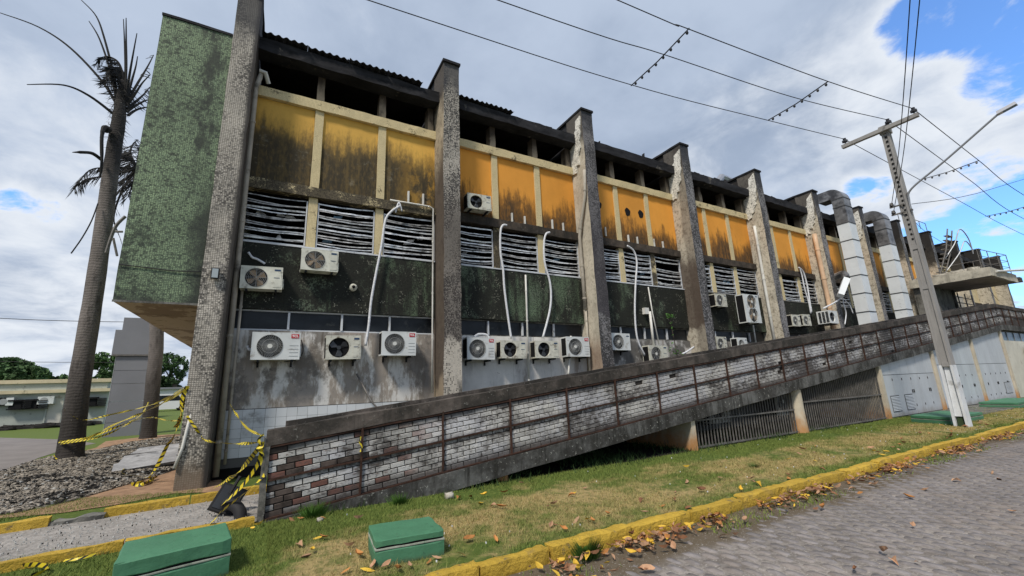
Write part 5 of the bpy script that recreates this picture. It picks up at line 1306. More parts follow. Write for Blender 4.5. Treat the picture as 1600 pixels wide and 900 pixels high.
for z in (1.66,3.95,5.2): MB().box(16.89 if z<3 else 16.91,16.985,4.655,4.805,z,z+.12).build('cross_web',M_pole,pole,org=(17,4.73,z))
for i in range(24):
    z=5.5+i*.16; MB().box(16.93,16.97,4.705,4.755,z,z+.06).build('bolt_hole',M_dark,pole,org=(17,4.73,z))
MB().rough(16.80,16.93,3.84,5.89,9.24,9.36,seg=.3,jit=.004).build('crossarm',M_pole,pole); MB().box(16.91,17.16,4.60,4.86,9.18,9.46).build('collar',M_pole,pole)
for y in (3.92,4.56,5.78):
    MB().tube([(16.86,y,9.365),(16.86,y,9.42),(16.86,y,9.44),(16.86,y,9.50),(16.86,y,9.53),(16.86,y,9.58)],[.02,.02,.085,.085,.045,.05],10).build('insulator',M_insul,pole,org=(16.86,y,9.4))
MB().box(16.86,16.90,4.70,5.06,6.40,6.44).build('bracket_arm',M_gate,pole); MB().box(16.86,16.90,4.70,5.06,6.66,6.70).build('bracket_arm',M_gate,pole)
for z in (6.47,6.73): MB().tube([(16.88,5.0,z-.04),(16.88,5.0,z),(16.88,5.0,z+.09)],[.03,.06,.04],8).build('insulator',M_insul,pole,org=(16.88,5.0,z))
lamp=thing('street_lamp','street lamp on a long slanting arm bolted to the concrete pole','street lamp',(16.95,4.6,6.5))
MB().tube(arc_pts([(16.95,4.60,6.35),(16.93,4.58,6.75),(16.9,4.45,7.08),(16.9,3.6,7.58),(16.9,2.55,8.24),(16.9,2.32,8.38)],5),.028,8).build('arm',M_steel,lamp,smooth=True)
MB().hexa([(16.82,1.98,8.43),(16.98,1.98,8.43),(16.98,2.36,8.35),(16.82,2.36,8.35),(16.85,2.0,8.52),(16.95,2.0,8.52),(16.95,2.36,8.45),(16.85,2.36,8.45)]).build('lamp_head',simple('lamp_head_grey',(0.5,.5,.52),.4,.5,.3),lamp)
MB().hexa([(16.84,2.0,8.420),(16.96,2.0,8.420),(16.96,2.25,8.367),(16.84,2.25,8.367),(16.84,2.0,8.427),(16.96,2.0,8.427),(16.96,2.25,8.373),(16.84,2.25,8.373)]).build('lamp_glass',M_glassb,lamp)
for z in (6.42,6.95): MB().box(16.89,17.0,4.56,4.60,z,z+.05).build('clamp',M_gate,lamp)
def wire(label,pts,r=0.012): 
    o=MB().tube(arc_pts(pts,8),r,5).build('overhead_wire',M_wire,smooth=True,org=tuple(pts[0])); tag(o,label,'wire'); return o
wl=[(5.78,(575,0),(988,133),(1200,188),(1600,367)),(4.56,(778,0),None,None,(1600,342)),(3.92,(965,0),(1075,45),(1293,127),(1600,305))]
lb=['leftmost of the three overhead wires, nearest the building','middle of the three overhead wires on the crossarm','outermost of the three overhead wires, on the crossarm end nearest the road']
for i,(y,a,b_,c_,d) in enumerate(wl):
    P0=Vector((16.86,y,9.56)); pa=at(*a,Z=9.15); mids=[at(*q,Z=9.2) for q in (b_,c_) if q]
    dirn=(pa-P0); far_=P0+dirn*2.4; far_.z=9.7
    if not mids: mids=[at(1040,86,Z=9.15),at(1240,152,Z=9.2)]
    wire(lb[i]+', left span',[far_,pa]+mids+[P0],.011)
    e_=at(*d,Y=y); e2=P0+(e_-P0)*2.6; e2.z=9.3; wire(lb[i]+', right span',[P0,at(*[( (1433,182),(1500,1e9))[0],][0],Y=y) if False else P0.lerp(e_,.5)+Vector((0,0,-.03)),e_,e2],.012)
def spacer(label,a,b_):
    a=Vector(a); b_=Vector(b_); t=thing('wire_spacer',label,'wire spacer',tuple(a),group='beaded spacers on the overhead wires')
    MB().tube([a,a.lerp(b_,.5)+Vector((0,0,-.05)),b_],.015,6).build('rod',M_wire,t)
    for k in range(8):
        p=a.lerp(b_,(k+.3)/8)+Vector((0,0,-.03-.04*(1-abs(k-3.5)/4))); MB().tube([p+Vector((0,0,.02)),p-Vector((0,0,.03)),p-Vector((0,0,.06))],[.02,.035,.02],7).build('bead',M_insul,t,org=p)
spacer('beaded spacer across the wires, upper left one',at(1077,44,Z=9.2),at(986,134,Z=9.2)); spacer('beaded spacer across the wires just left of the crossarm',at(1294,127,Z=9.2),at(1200,188,Z=9.2))
spacer('beaded spacer across the right wires behind the lamp arm',at(1529,251,Y=3.95),at(1438,281,Y=5.75)); spacer('beaded spacer across the wires at the far right edge',at(1612,320,Y=4.0),at(1540,338,Y=5.75))
wire('left of the two steep wires rising above the pole',[(16.9,5.0,6.78),at(1405,230,Z=7.3),at(1422,0,Z=8.0),at(1437,-300,Z=8.8)],.009)
wire('right of the two steep wires rising above the pole',[(16.9,5.0,6.52),at(1413,230,Z=7.2),at(1437,0,Z=8.0),at(1460,-300,Z=8.8)],.009)
wire('service wire running right from the lamp bracket',[(16.95,4.55,6.62),at(1510,306,Y=4.3),at(1600,280,Y=4.1),at(1750,235,Y=4.0)],.010)
wire('thin wire far behind the palm, low over the sky on the left',[at(-60,494,Y=40),at(60,500,Y=40),at(190,503,Y=40),at(330,503,Y=40)],.022)
wire('lower thin wire far behind the palm, above the tree tops',[at(-60,563,Y=50),at(90,566,Y=50),at(330,566,Y=50)],.02)
wire('loose wire slanting from the roof down behind the pole',[at(1424,340,Y=9.0),at(1446,362,Y=9.0),at(1500,400,Y=9.0),at(1560,470,Y=9.2)],.012)
# ============================================================ GREEN BOXES
def gbox(label,cor,zt,lid,lip=0.03,name='green_box'):
    P=[at(a,c,Z=zt) for a,c in cor]; cx_=sum((p for p in P),Vector())/4
    t=thing(name,label,'inspection box',(cx_.x,cx_.y,0),group='green painted concrete boxes in the lawn')
    return solid_box(t,P,zt,lid,lip)
def solid_box(t,P,zt,lid,lip):
    cx_=sum((Vector(p) for p in P),Vector())/4; cx_.z=0
    def slab(nm,z0,z1,s,mat,jit=0.006,seed=1):
        q=[cx_+(Vector((p[0],p[1],0))-cx_)*s for p in P]; b=MB()
        b.rough(0,1,0,1,0,1,seg=0.09,jit=0); 
        nv=[]
        for (u,v,w) in b.v:
            p=q[0]*(1-u)*(1-v)+q[1]*u*(1-v)+q[2]*u*v+q[3]*(1-u)*v; p=Vector((p.x,p.y,z0+(z1-z0)*w))
            e=(u in(0,1))+(v in(0,1))+(w in(0,1)); n_=mnoise.noise_vector(p*6+Vector((seed,0,0)))*jit
            if e>=2: p+=(Vector((cx_.x,cx_.y,(z0+z1)/2))-p).normalized()*jit*1.4
            nv.append(tuple(p+n_))
        b.v=nv; b.build(nm,mat,t)
    slab('lid',zt-lid,zt,1.0,M_boxg,.009,2); slab('base',-0.03,zt-lid-.03,1.0,M_boxg,.006,4); slab('lip',zt-lid-.028,zt-lid-.014,1.0,M_boxe,.003,5); slab('gap',zt-lid-.013,zt-lid-.001,0.95,M_dark,.001,5)
gbox('small green concrete box in the middle of the lawn with dead leaves at its foot',[(586,847),(695,828.5),(671,806),(575,820)],.22,.055)
gbox('large green concrete box at the lower left beside the access path',[(177,882),(364,840),(353,816),(195,846)],.31,.12)
t=thing('green_box','low green slab just behind the foot of the concrete pole','inspection box',(18.4,5.4,0),group='green painted concrete boxes in the lawn'); solid_box(t,[(17.3,5.05,0),(19.7,4.95,0),(19.9,6.0,0),(17.6,6.05,0)],.22,.08,.02)
t=thing('green_box','low green slab near the right edge in front of the small vent','inspection box',(27,5.4,0),group='green painted concrete boxes in the lawn'); solid_box(t,[(25.2,5.3,0),(29,5.2,0),(29,6.4,0),(25.3,6.4,0)],.22,.08,.02)
structure(MB().rough(19.9,33,5.4,6.88,-.05,0.03,seg=.8,jit=.01).build('pavement',M_conc))
structure(MB().rough(0.9,34,6.89,9.3,-.06,0.004,seg=1.2,jit=.0).build('shaded_store_floor',M_black))  # near-black sheet: the shade under the ramp put into the floor colour
# fallen black floodlight by the path
ff=thing('fallen_floodlight','black box shaped floodlight fallen on the path beside the large green box','lamp',(-0.46,7.45,0))
b=MB().rough(-.16,.16,-.05,.05,0,.36,seg=.12,jit=.004); rot=Matrix.Rotation(R(28),3,'Y')@Matrix.Rotation(R(-25),3,'X')
b.v=[tuple(rot@Vector(p)+Vector((-.48,7.42,.06))) for p in b.v]; b.build('housing',M_iron,ff)
b=MB().box(-.135,.135,-.06,-.052,.03,.33); b.v=[tuple(rot@Vector(p)+Vector((-.48,7.42,.06))) for p in b.v]; b.build('glass',M_fan,ff)
MB().tube(arc_pts([(-.42,7.38,.17),(-.32,7.28,.17),(-.24,7.20,.10),(-.22,7.16,-.0)],4),.075,12).build('black_hose',M_iron,ff,smooth=True)
MB().tube([(-.38,7.43,.30),(-.28,7.45,.50)],.022,6).build('mount',M_iron,ff)
# ============================================================ PALMS
def frond(t,pts,r0,leaf=0,ll=0.3,seed=0):
    P=arc_pts(pts,6); n=len(P); b=MB().tube(P,[lerp(r0,r0*.25,i/(n-1)) for i in range(n)],5); f=b.build('frond',M_frond,t,org=tuple(pts[0]))
    if leaf:
        rs=random.Random(seed); b=MB()
        for i in range(leaf):
            u=rs.random()**.8; k=min(n-2,int(u*(n-1))); p=P[k].lerp(P[k+1],u*(n-1)-k); d=(P[k+1]-P[k]).normalized(); s=rs.choice((-1,1)); sd_=d.cross(Vector((0,0,1))).normalized()*s
            v=(sd_*.6+d*.5+Vector((rs.uniform(-.2,.2),rs.uniform(-.2,.2),-.7-rs.random()*.5))).normalized()*ll*rs.uniform(.5,1.2)*(1.1-u*.5); w=d*.018
            b.add([p-w,p+w,p+v*.6+w*.8+sd_*.03,p+v],[(0,1,2,3)])
        b.build('leaflets',M_frond,f)
def trunk(t,pts,rs_,mat,nm='trunk'):
    P=arc_pts(pts,6); n=len(P); rr_=[]
    for i in range(n):
        u=i/(n-1)*(len(rs_)-1); k=min(len(rs_)-2,int(u)); rr_.append(lerp(rs_[k],rs_[k+1],u-k)*(1+.02*math.sin(i*2.1)))
    return MB().tube(P,rr_,20).build(nm,mat,t,smooth=True)
PY=17.2
p1=thing('palm_tree','tall burnt palm with bare curved stalks, leftmost and nearest','palm tree',(-4.83,PY,0),group='scorched palms')
c=lambda x,y,dy=0: tuple(at(x,y,Y=PY+dy))
trunk(p1,[(-4.83,PY,-.05),(-4.83,PY,.35),c(124,600),c(148,450),c(169,300),c(178,235),c(186,185),c(189,150),c(191,125)],[.36,.29,.25,.225,.205,.195,.18,.12,.05],M_palm)
for i,(pts,lf,ll,dy) in enumerate(((((187,172),(160,128),(110,75),(60,42),(0,20)),0,0,.8),(((180,180),(140,150),(100,133),(42,132)),0,0,-.8),(((184,165),(178,120),(163,60),(150,25),(127,0)),0,0,.5),(((183,160),(172,110),(155,60),(139,33)),0,0,.2),
   (((192,165),(196,120),(195,75),(193,30)),0,0,.3),(((193,165),(197,110),(197,60),(197,28)),0,0,-.4),(((195,165),(202,120),(208,85),(214,52)),0,0,-.6),(((196,165),(205,130),(212,105),(215,88)),0,0,.2),(((198,160),(215,130),(230,105),(240,86)),10,.35,.5),
   (((198,165),(212,145),(222,130),(235,116)),0,0,-.5),(((198,170),(214,157),(226,146),(234,136)),30,.4,.9),(((198,175),(212,165),(228,157),(236,156)),0,0,.2),(((200,180),(212,172),(226,168),(234,168)),0,0,.6),
   (((188,150),(192,118),(184,96),(165,88),(152,98)),130,.55,.2),(((187,150),(186,125),(178,105),(170,112),(166,130)),120,.6,-.2),(((192,150),(196,125),(190,108),(180,104)),90,.5,.5),(((178,135),(172,118),(172,105)),60,.5,.3))):
    n=len(pts); frond(p1,[c(a,b_,dy*k/(n-1)) for k,(a,b_) in enumerate(pts)],.05 if i<13 else .04,lf,ll,i)
MB().tube(arc_pts([c(171,205,-.25),c(163,200,-.4),c(159,215,-.5),c(159,255,-.5),c(156,278,-.5)],5),[.10,.12,.12,.10,.10,.08,.07,.06,.06,.05,.05,.05,.05,.05,.04,.04,.04,.04,.03,.03,.02],6).build('hanging_sheath',M_frond,p1,org=c(160,200))
MB().tube(arc_pts([c(159,250,-.3),c(145,240,-.7),c(130,238,-.9),c(113,238,-1.1)],4),[.05]*10+[.03,.02,.01],6).build('broken_stalk',M_frond,p1,org=c(159,248))
MB().tube(arc_pts([c(153,318,-.3),c(143,345,-.5),c(128,372,-.6),c(111,396,-.6)],4),.018,5).build('hanging_stalk',M_frond,p1,org=c(153,318))
b=MB(); rs=random.Random(4)
for i in range(260):
    a,q=rs.uniform(172,200),rs.uniform(120,235); p=Vector(c(a+ (q-120)*-.06,q,rs.uniform(-.3,.3))); v=Vector((rs.uniform(-.3,.3),rs.uniform(-.1,.1),rs.uniform(-.35,.05))); b.add([p,p+Vector((.015,0,.02)),p+v],[(0,1,2)])
b.build('trunk_fibres',M_frond,p1)
P2Y=23.9
p2=thing('palm_tree','second burnt palm behind, trunk between the grey tower and the mosaic fin','palm tree',(-4.4,P2Y,0),group='scorched palms')
c2=lambda x,y,dy=0: tuple(at(x,y,Y=P2Y+dy))
trunk(p2,[(-4.38,P2Y,-.05),(-4.38,P2Y,.4),c2(239,600),c2(245,515),c2(236,400),c2(216,275)],[.33,.27,.26,.25,.24,.2],M_palm)
for i,(pts,lf) in enumerate(((((214,262),(200,262),(175,262),(140,266),(116,296)),170),(((214,262),(198,268),(165,275),(135,280),(122,290)),120),(((214,262),(205,245),(196,238),(186,252),(180,262)),120),(((214,264),(206,250),(200,240),(190,240)),90),
  (((214,268),(205,272),(196,280),(188,300)),120),(((214,268),(210,280),(205,295),(200,308)),110),(((214,262),(190,300),(178,340),(186,368)),30),(((214,262),(230,240),(250,240),(262,262)),100),(((214,262),(220,230),(232,210),(250,205)),80),(((214,262),(204,240),(208,225),(216,218)),60))):
    frond(p2,[c2(a,b_,.5*math.sin(i*2+k)) for k,(a,b_) in enumerate(pts)],.06,lf,.8,i+50)
# small twisted metal sticking out behind the green block
o=MB().tube(arc_pts([at(166,395,Y=15),at(174,370,Y=15),at(182,352,Y=15),at(196,338,Y=15)],4),.04,6).tube([at(180,362,Y=15),at(192,362,Y=15)],.03,6).tube([at(177,372,Y=15),at(183,400,Y=15)],.03,6).build('twisted_metal',M_gate); tag(o,'twisted dark metal frame poking out behind the green mosaic block','metal scrap')
# ============================================================ TAPES
def tape(label,pts,w=0.055,tw=1.5,seed=0,sag=0.0,name='barrier_tape'):
    P=arc_pts(pts,8); n=len(P); rs=random.Random(seed); ph=rs.uniform(0,6); vs=[];uvs=[];L_=0; fs=[]
    for i,p in enumerate(P):
        if i: L_+=(p-P[i-1]).length
        t=(P[min(i+1,n-1)]-P[max(0,i-1)]).normalized(); a=t.cross(Vector((0,1,0.3))).normalized(); b_=t.cross(a)
        an=ph+tw*L_+.8*math.sin(L_*3+ph); d=(a*math.cos(an)+b_*math.sin(an))*w*.36; q=p+Vector((0,0,-sag*4*(i/(n-1))*(1-i/(n-1))))
        vs+=[tuple(q-d),tuple(q+d)]; uvs+=[(L_,0),(L_,1)]
    for i in range(n-1): fs.append((2*i,2*i+1,2*i+3,2*i+2))
    b=MB(); b.add(vs,fs); o=b.build(name,M_tape,org=tuple(pts[0])); me=o.data; uv=me.uv_layers.new(name='UVMap')
    for l in me.loops: uv.data[l.index].uv=uvs[l.vertex_index]
    tag(o,label,'barrier tape','yellow and black barrier tapes'); return o
K=(291,604)
f0=lambda a,b_,y=9.88: at(a,b_,Y=y)
tape('topmost tape strung from the mosaic fin past the second palm to the near palm',[f0(*K),at(238,632,Y=14),at(172,648,Y=17),at(128,656,Y=16.9),at(100,640,Y=17.0)],.06,.8,1)
tape('tape running down from the fin knot to the near palm foot, second from top',[f0(291,608),at(240,637,Y=13),at(175,665,Y=15),at(135,685,Y=16.5),at(92,690,Y=16.9)],.08,.9,2)
tape('tape swooping low between the tower and the palm foot',[at(92,691,Y=16.9),at(140,683,Y=16.5),at(180,668,Y=16),at(215,655,Y=16.5),at(240,652,Y=23.5)],.08,1.0,3)
tape('lower strand of doubled tape tied round the near palm',[at(95,693,Y=16.88),at(150,684,Y=16.4),at(190,668,Y=16.2),at(222,646,Y=18),at(232,628,Y=23.5)],.07,1.6,4)
tape('tape wound round the second palm at knee height going right',[at(240,652,Y=23.6),at(262,657,Y=18),at(285,657,Y=11)],.06,1,5)
tape('twisted tape hanging from the fin knot straight down to the ash',[f0(290,605,9.86),f0(285,640,10.2),f0(272,680,10.8),f0(262,695,11.0),f0(247,725,11.0),at(232,747,Z=.1)],.09,4.5,6)
tape('second strand hanging twisted under the fin knot',[f0(293,603,9.86),f0(284,625,9.95),f0(282,650,10.1),f0(274,668,10.4)],.10,5,7)
tape('tape lying crumpled on the ash bed below the fin',[at(232,747,Z=.1),at(215,744,Z=.1),at(200,742,Z=.1),at(190,738,Z=.12),at(195,732,Z=.12)],.07,2,8)
tape('crumpled yellow tape on the bare soil near the fin foot',[at(205,757,Z=.04),at(220,754,Z=.06),at(232,750,Z=.05),at(243,746,Z=.06),at(225,756,Z=.05),at(212,758,Z=.04)],.10,3,9)
tape('tape drooping across the front of the mosaic fin to the ramp end',[f0(292,650,9.86),f0(305,668,9.84),f0(318,686,9.82),at(345,692,Y=8.6),at(380,693,Y=7.5),at(411,690,Y=6.82)],.06,1.6,10)
tape('tape from the thick downpipe down to the ramp end',[at(357,627,Y=10.3),at(366,642,Y=9.5),at(385,668,Y=8.2),at(411,681,Y=6.84)],.05,2,11)
tape('taut tape slanting from the ramp end down left to the path kerb',[at(410,692,Y=6.8),at(398,708,Y=7.0),at(375,735,Y=7.6),at(352,752,Y=8.2),at(335,762,Y=8.8)],.08,2.5,12)
tape('thick twisted tape hanging from the ramp end to the fallen floodlight',[at(411,690,Y=6.8),at(404,722,Y=6.9),at(390,745,Y=7.0),at(370,768,Y=7.1),at(345,790,Y=7.3)],.06,4,13)
tape('lowest tape from the ramp end across the path behind the large green box',[at(413,742,Y=6.8),at(395,760,Y=6.9),at(370,780,Y=6.9),at(345,800,Y=6.9),at(330,818,Y=6.7)],.08,2.0,14)
tape('bundle of tape knotted round the top of the ramp end post',[at(412,678,Y=6.80),at(404,688,Y=6.79),at(410,697,Y=6.79),at(401,702,Y=6.79),at(411,710,Y=6.8),at(405,728,Y=6.8)],.05,6,15)
tape('short torn tape end hanging on the first rusty upright',[at(564,682,Y=6.81),at(562,690,Y=6.80),at(565,698,Y=6.80),at(563,706,Y=6.79)],.03,5,16)
tape('tape lying in the grass at the lower left corner, nearest the large box',[at(30,884,Z=.03),at(55,882,Z=.06),at(75,886,Z=.05),at(68,893,Z=.04),at(48,899,Z=.04)],.06,1,17)
tape('straight scrap of tape in the grass in front of the near path kerb',[at(100,876,Z=.03),at(122,873,Z=.04),at(150,866,Z=.04)],.035,2,18)
tape('loop of tape lying around the foot of the near palm',[at(84,712,Y=16.8),at(95,722,Y=16.7),at(115,724,Y=16.7),at(132,721,Y=16.8)],.05,.5,19)
# ============================================================ LEFT BACKGROUND
lb_=thing('low_building','long low pale green building with two cream bands, far left','building',(-13,42,0))
XA,XB=-40,-10.35
MB().box(XA,XB,42,52,-.05,2.28).build('wall',M_lowb,lb_); MB().box(XA,XB+.25,41.7,52.2,2.285,2.5).build('cream_band',M_lowc,lb_)
MB().box(XA,XB-.1,41.95,52,2.505,2.95).build('upper_wall',M_lowb,lb_); MB().box(XA,XB+.1,41.8,52.2,2.955,3.2).build('coping',M_lowc,lb_)
xd0=at(72,650,Y=42).x; xd1=at(95,650,Y=42).x
MB().box(xd0,xd1,41.985,41.999,0.02,2.1).build('doorway',M_creamw,lb_); MB().box(xd0-.08,xd0-.003,41.9,41.999,0.02,2.1).build('door_jamb',M_lowb,lb_)
for lbx,a in (('leftmost small unit on the low far building',-2),('second small unit on the low far building',10),('small unit beside the doorway of the low far building',73)):
    p=at(a,629,Y=41.9); t_=thing('condensing_unit',lbx,'air conditioner',(p.x,41.75,1.55),group='units on the low far building')
    for bb,nm,m_ in ((MB().box(p.x-.4,p.x+.4,41.65,41.99,1.55,2.05),'casing',M_ac),(MB().tube([(p.x-.08,41.64,1.8),(p.x-.08,41.655,1.8)],.2,16),'fan_grille',M_grille)): bb.build(nm,m_,t_)
for lbx,a in (('black cage on the low far building, left one',26),('black cage on the low far building, between the units',50),('black cage on the low far building right of the palm',142)):
    p=at(a,632,Y=41.9); t_=thing('unit_cage',lbx,'cage',(p.x,41.7,1.4),group='black cages on the low far building')
    MB().box(p.x-.35,p.x+.35,41.6,41.98,1.25,1.32).box(p.x-.35,p.x+.35,41.6,41.98,1.8,1.9).box(p.x-.3,p.x+.3,41.7,41.98,1.33,1.79).build('cage_body',M_dark,t_)
    for q in range(5): MB().box(p.x+.36,p.x+.8,41.6,41.98,1.25+q*.13,1.29+q*.13).build('slat',M_iron,t_)
b=MB(); rs=random.Random(8)
for i in range(160):
    x=rs.uniform(-24,-11.2); y=40.8+rs.uniform(-.8,.8)-(x+12)*.02; s=rs.uniform(.2,.7); b.rough(x,x+s*1.5,y,y+s,0,s*.35,seg=.4,jit=.12,seed=i)
o=stuff(b.build('burnt_rubble',M_shardb)); tag(o,'dark band of burnt rubble at the foot of the low far building','rubble')
tw=thing('grey_tower','grey panel clad block tower with overhanging head, between the two palms','tower',(-5.6,27,0))
for j,(za,zb) in enumerate(((0,.62),(.63,1.55),(1.56,2.35),(2.36,2.96),(2.97,3.62))): 
    MB().box(-6.46,-5.2,26.5,26.9,za,zb-.004).build('clad_panel',M_tower,tw,org=(-5.5,26.5,za))
MB().box(-6.62,-5.05,26.4,27.0,3.64,3.70).build('ledge',M_gate,tw); MB().box(-6.62,-5.05,26.4,27.0,3.705,4.86).build('clad_panel',M_tower,tw); MB().box(-6.40,-5.1,26.45,26.9,4.865,5.46).build('clad_panel',M_tower,tw)
MB().box(-6.475,-6.465,26.49,26.9,0,3.62).build('edge_trim',M_frame,tw)
def tree(label,x,y,h,blobs,mat,n,leaf,seed=0,name='broadleaf_tree',airy=0.0):
    t=thing(name,label,'tree',(x,y,0),group=None); rs=random.Random(seed)
    b=MB(); b.tube([(x,y,-.1),(x+.1,y,h*.25),(x,y,h*.5)],[h*.035,h*.025,h*.018],8)
    for bx_,by,bz,rx,ry,rz_ in blobs: b.tube([(x,y,h*.35),(lerp(x,x+bx_,.6),y+by*.5,lerp(h*.4,bz,.7)),(x+bx_,y+by,bz)],[h*.016,h*.01,h*.003],5)
    b.build('trunk',M_bark,t)
    r_=np.random.default_rng(seed); P=[]
    tot=sum(q[3]*q[5] for q in blobs)
    for bx_,by,bz,rx,ry,rz_ in blobs:
        m_=int(n*rx*rz_/tot); u=r_.normal(size=(m_,3)); u/=np.linalg.norm(u,axis=1)[:,None]; rad=r_.uniform(.35,1.0,m_)**.6
        p=u*rad[:,None]*[rx,ry,rz_]; 
        f=np.array([mnoise.noise(Vector((a*1.1/leaf*.25,b_*.25/leaf,c_*.25/leaf))+Vector((seed,0,0))) for a,b_,c_ in p]); p=p[f>-.12+airy]; P.append(p+[x+bx_,y+by,bz])
    P=np.concatenate(P); m_=len(P); u=r_.normal(size=(m_,3)); u/=np.linalg.norm(u,axis=1)[:,None]; v=np.cross(u,r_.normal(size=(m_,3))); v/=np.linalg.norm(v,axis=1)[:,None]; s=leaf*r_.uniform(.5,1.2,m_)[:,None]
    V_=np.stack([P-u*s,P-v*s*.6,P+u*s,P+v*s*.6],1).reshape(-1,3)-[x,y,0]
    o=bpy.data.objects.new('crown',np_mesh('crown',V_,np.arange(4*m_).reshape(-1,4),mat)); C.objects.link(o); o.parent=t
def tp(px_,py_,Y): p=at(px_,py_,Y=Y); return p
def ptree(label,px_,Y,blobs,mat,n,leaf,seed,airy=0.0):
    bx_=tp(px_,632,Y).x; bl=[]; top=0
    for (a,c_,ra,rc) in blobs:
        p=tp(a,c_,Y); q=tp(a+ra,c_,Y); r_=tp(a,c_-rc,Y); rx=abs(q.x-p.x); rz_=abs(r_.z-p.z); bl.append((p.x-bx_,random.uniform(-1,1),p.z,rx,rx*.8,rz_)); top=max(top,p.z+rz_)
    tree(label,bx_,Y,top,bl,mat,n,leaf,seed,airy=airy)
ptree('wide spreading dark green tree behind the low building at the left edge',20,62,[(5,580,45,22),(45,588,40,16),(80,594,26,10),(-30,578,40,25)],M_leafd,20000,.24,1,airy=-.12)
ptree('rounded tree behind the low building, off toward the left corner',-45,70,[(-60,575,40,25),(-110,580,50,25)],M_leafd,3000,.3,2)
ptree('open crowned tree seen between the near palm and the grey tower',160,66,[(160,565,18,14),(172,585,16,18),(150,600,14,22),(165,615,20,14),(182,560,12,10)],M_leafg,8000,.18,3,airy=.0)
ptree('airy tree with sky showing through, just left of the mosaic fin',270,86,[(262,565,22,14),(280,575,15,20),(272,592,14,10),(250,572,14,14)],M_leafd,7000,.2,4,airy=.08)
ptree('dense low dark tree right of the second palm',258,88,[(262,606,18,14),(245,600,16,14),(275,612,12,10)],M_leafd,5000,.3,5)
ptree('low dark bush tree filling behind the grey tower',150,75,[(140,622,22,14),(120,612,18,12),(165,628,20,12)],M_leafd,3500,.25,6)
ptree('distant tree far beyond the vans',300,95,[(300,615,22,14),(330,612,22,16)],M_leafd,2500,.3,7)
def van(label,px_,Y,l=4.8,h=2.2,rz=0.0):
    p=at(px_,641,Y=Y); x,y=p.x,Y; t=thing('white_van',label,'van',(x,y,0),group='white vans parked on the far lawn edge')
    b=MB(); b.poly_extr([(x-l/2,y,.35),(x+l/2,y,.35),(x+l/2,y,1.1),(x+l/2-.5,y,1.25),(x+l/2-1.3,y,h),(x-l/2+.1,y,h),(x-l/2,y,1.2)],(0,1.8,0)); b.build('body',M_van,t)
    MB().poly_extr([(x-l/2+.3,y-.01,1.3),(x+l/2-1.0,y-.01,1.3),(x+l/2-1.45,y-.01,h-.2),(x-l/2+.35,y-.01,h-.2)],(0,.005,0)).build('window',M_glass,t)
    for wx in (-l*.3,l*.3): MB().tube([(x+wx,y-.03,.34),(x+wx,y+.2,.34)],.34,14).build('wheel',M_tyre,t,org=(x+wx,y,.34))
van('white van parked far off, just right of the second palm',262,72); van('white van parked far off behind the tape, nearer the fin',300,74)
wb=thing('white_shed','small white building far off behind the vans','building',(-15,85,0)); pA=at(245,622,Y=85).x; pB=at(330,622,Y=85).x
MB().box(pA,pB,85,92,0,3.0).build('wall',M_van,wb); MB().box(pA-.4,pB+.4,84.6,92,3.005,3.3).build('roof',M_tower,wb); MB().box(pA+1,pA+2.2,84.98,84.998,.8,2.2).build('window',M_glass,wb)
pr=thing('person','distant person in a red shirt standing left of the grey tower','person',tuple(at(166,648,Y=62)[:2])+(0,))
px0=at(166,648,Y=62).x
def skin_person(t,x,y,H=1.68):
    s=H/1.7; V_=[(0,0,.95),(0,0,1.15),(0,.0,1.40),(0,0,1.50),(0,-.01,1.60),(-.10,0,.88),(-.11,-.01,.48),(-.11,.02,.08),(-.11,-.12,.04),(.10,0,.88),(.12,-.03,.48),(.12,.01,.08),(.12,-.13,.04),(-.19,0,1.38),(-.23,.0,1.10),(-.22,-.06,.86),(-.22,-.08,.78),(.19,0,1.38),(.24,0,1.10),(.22,-.05,.86),(.22,-.07,.78)]
    E_=[(0,1),(1,2),(2,3),(3,4),(0,5),(5,6),(6,7),(7,8),(0,9),(9,10),(10,11),(11,12),(2,13),(13,14),(14,15),(15,16),(2,17),(17,18),(18,19),(19,20)]
    rad=[.13,.12,.13,.05,.09,.085,.06,.045,.035,.085,.06,.045,.035,.055,.042,.03,.035,.055,.042,.03,.035]
    me=bpy.data.meshes.new('body'); me.from_pydata([(a*s,b_*s,c_*s) for a,b_,c_ in V_],E_,[]); me.skin_vertices if me.skin_vertices else None
    o=bpy.data.objects.new('body',me); C.objects.link(o); o.parent=t
    md=o.modifiers.new('skin','SKIN'); 
    for i,r_ in enumerate(rad): me.skin_vertices[0].data[i].radius=(r_*s,r_*s)
    me.skin_vertices[0].data[0].use_root=True
    o.modifiers.new('sub','SUBSURF').levels=1; dg=bpy.context.evaluated_depsgraph_get(); m2=bpy.data.meshes.new_from_object(o.evaluated_get(dg)); o.modifiers.clear(); o.data=m2
    cl=[simple('skin_brown',(.22,.12,.08)),simple('shirt_red',(.35,.03,.04)),simple('trousers_dark',(.03,.03,.05))]; m2.materials.clear()
    for q in cl: m2.materials.append(q)
    for f in m2.polygons:
        z=f.center.z/s; f.material_index=1 if .92<z<1.46 and abs(f.center.x)<.23*s and not(z<1.1 and abs(f.center.x)>.17*s) else (2 if .07<z<=.92 and abs(f.center.x)<.2*s else 0)
skin_person(pr,px0,62)
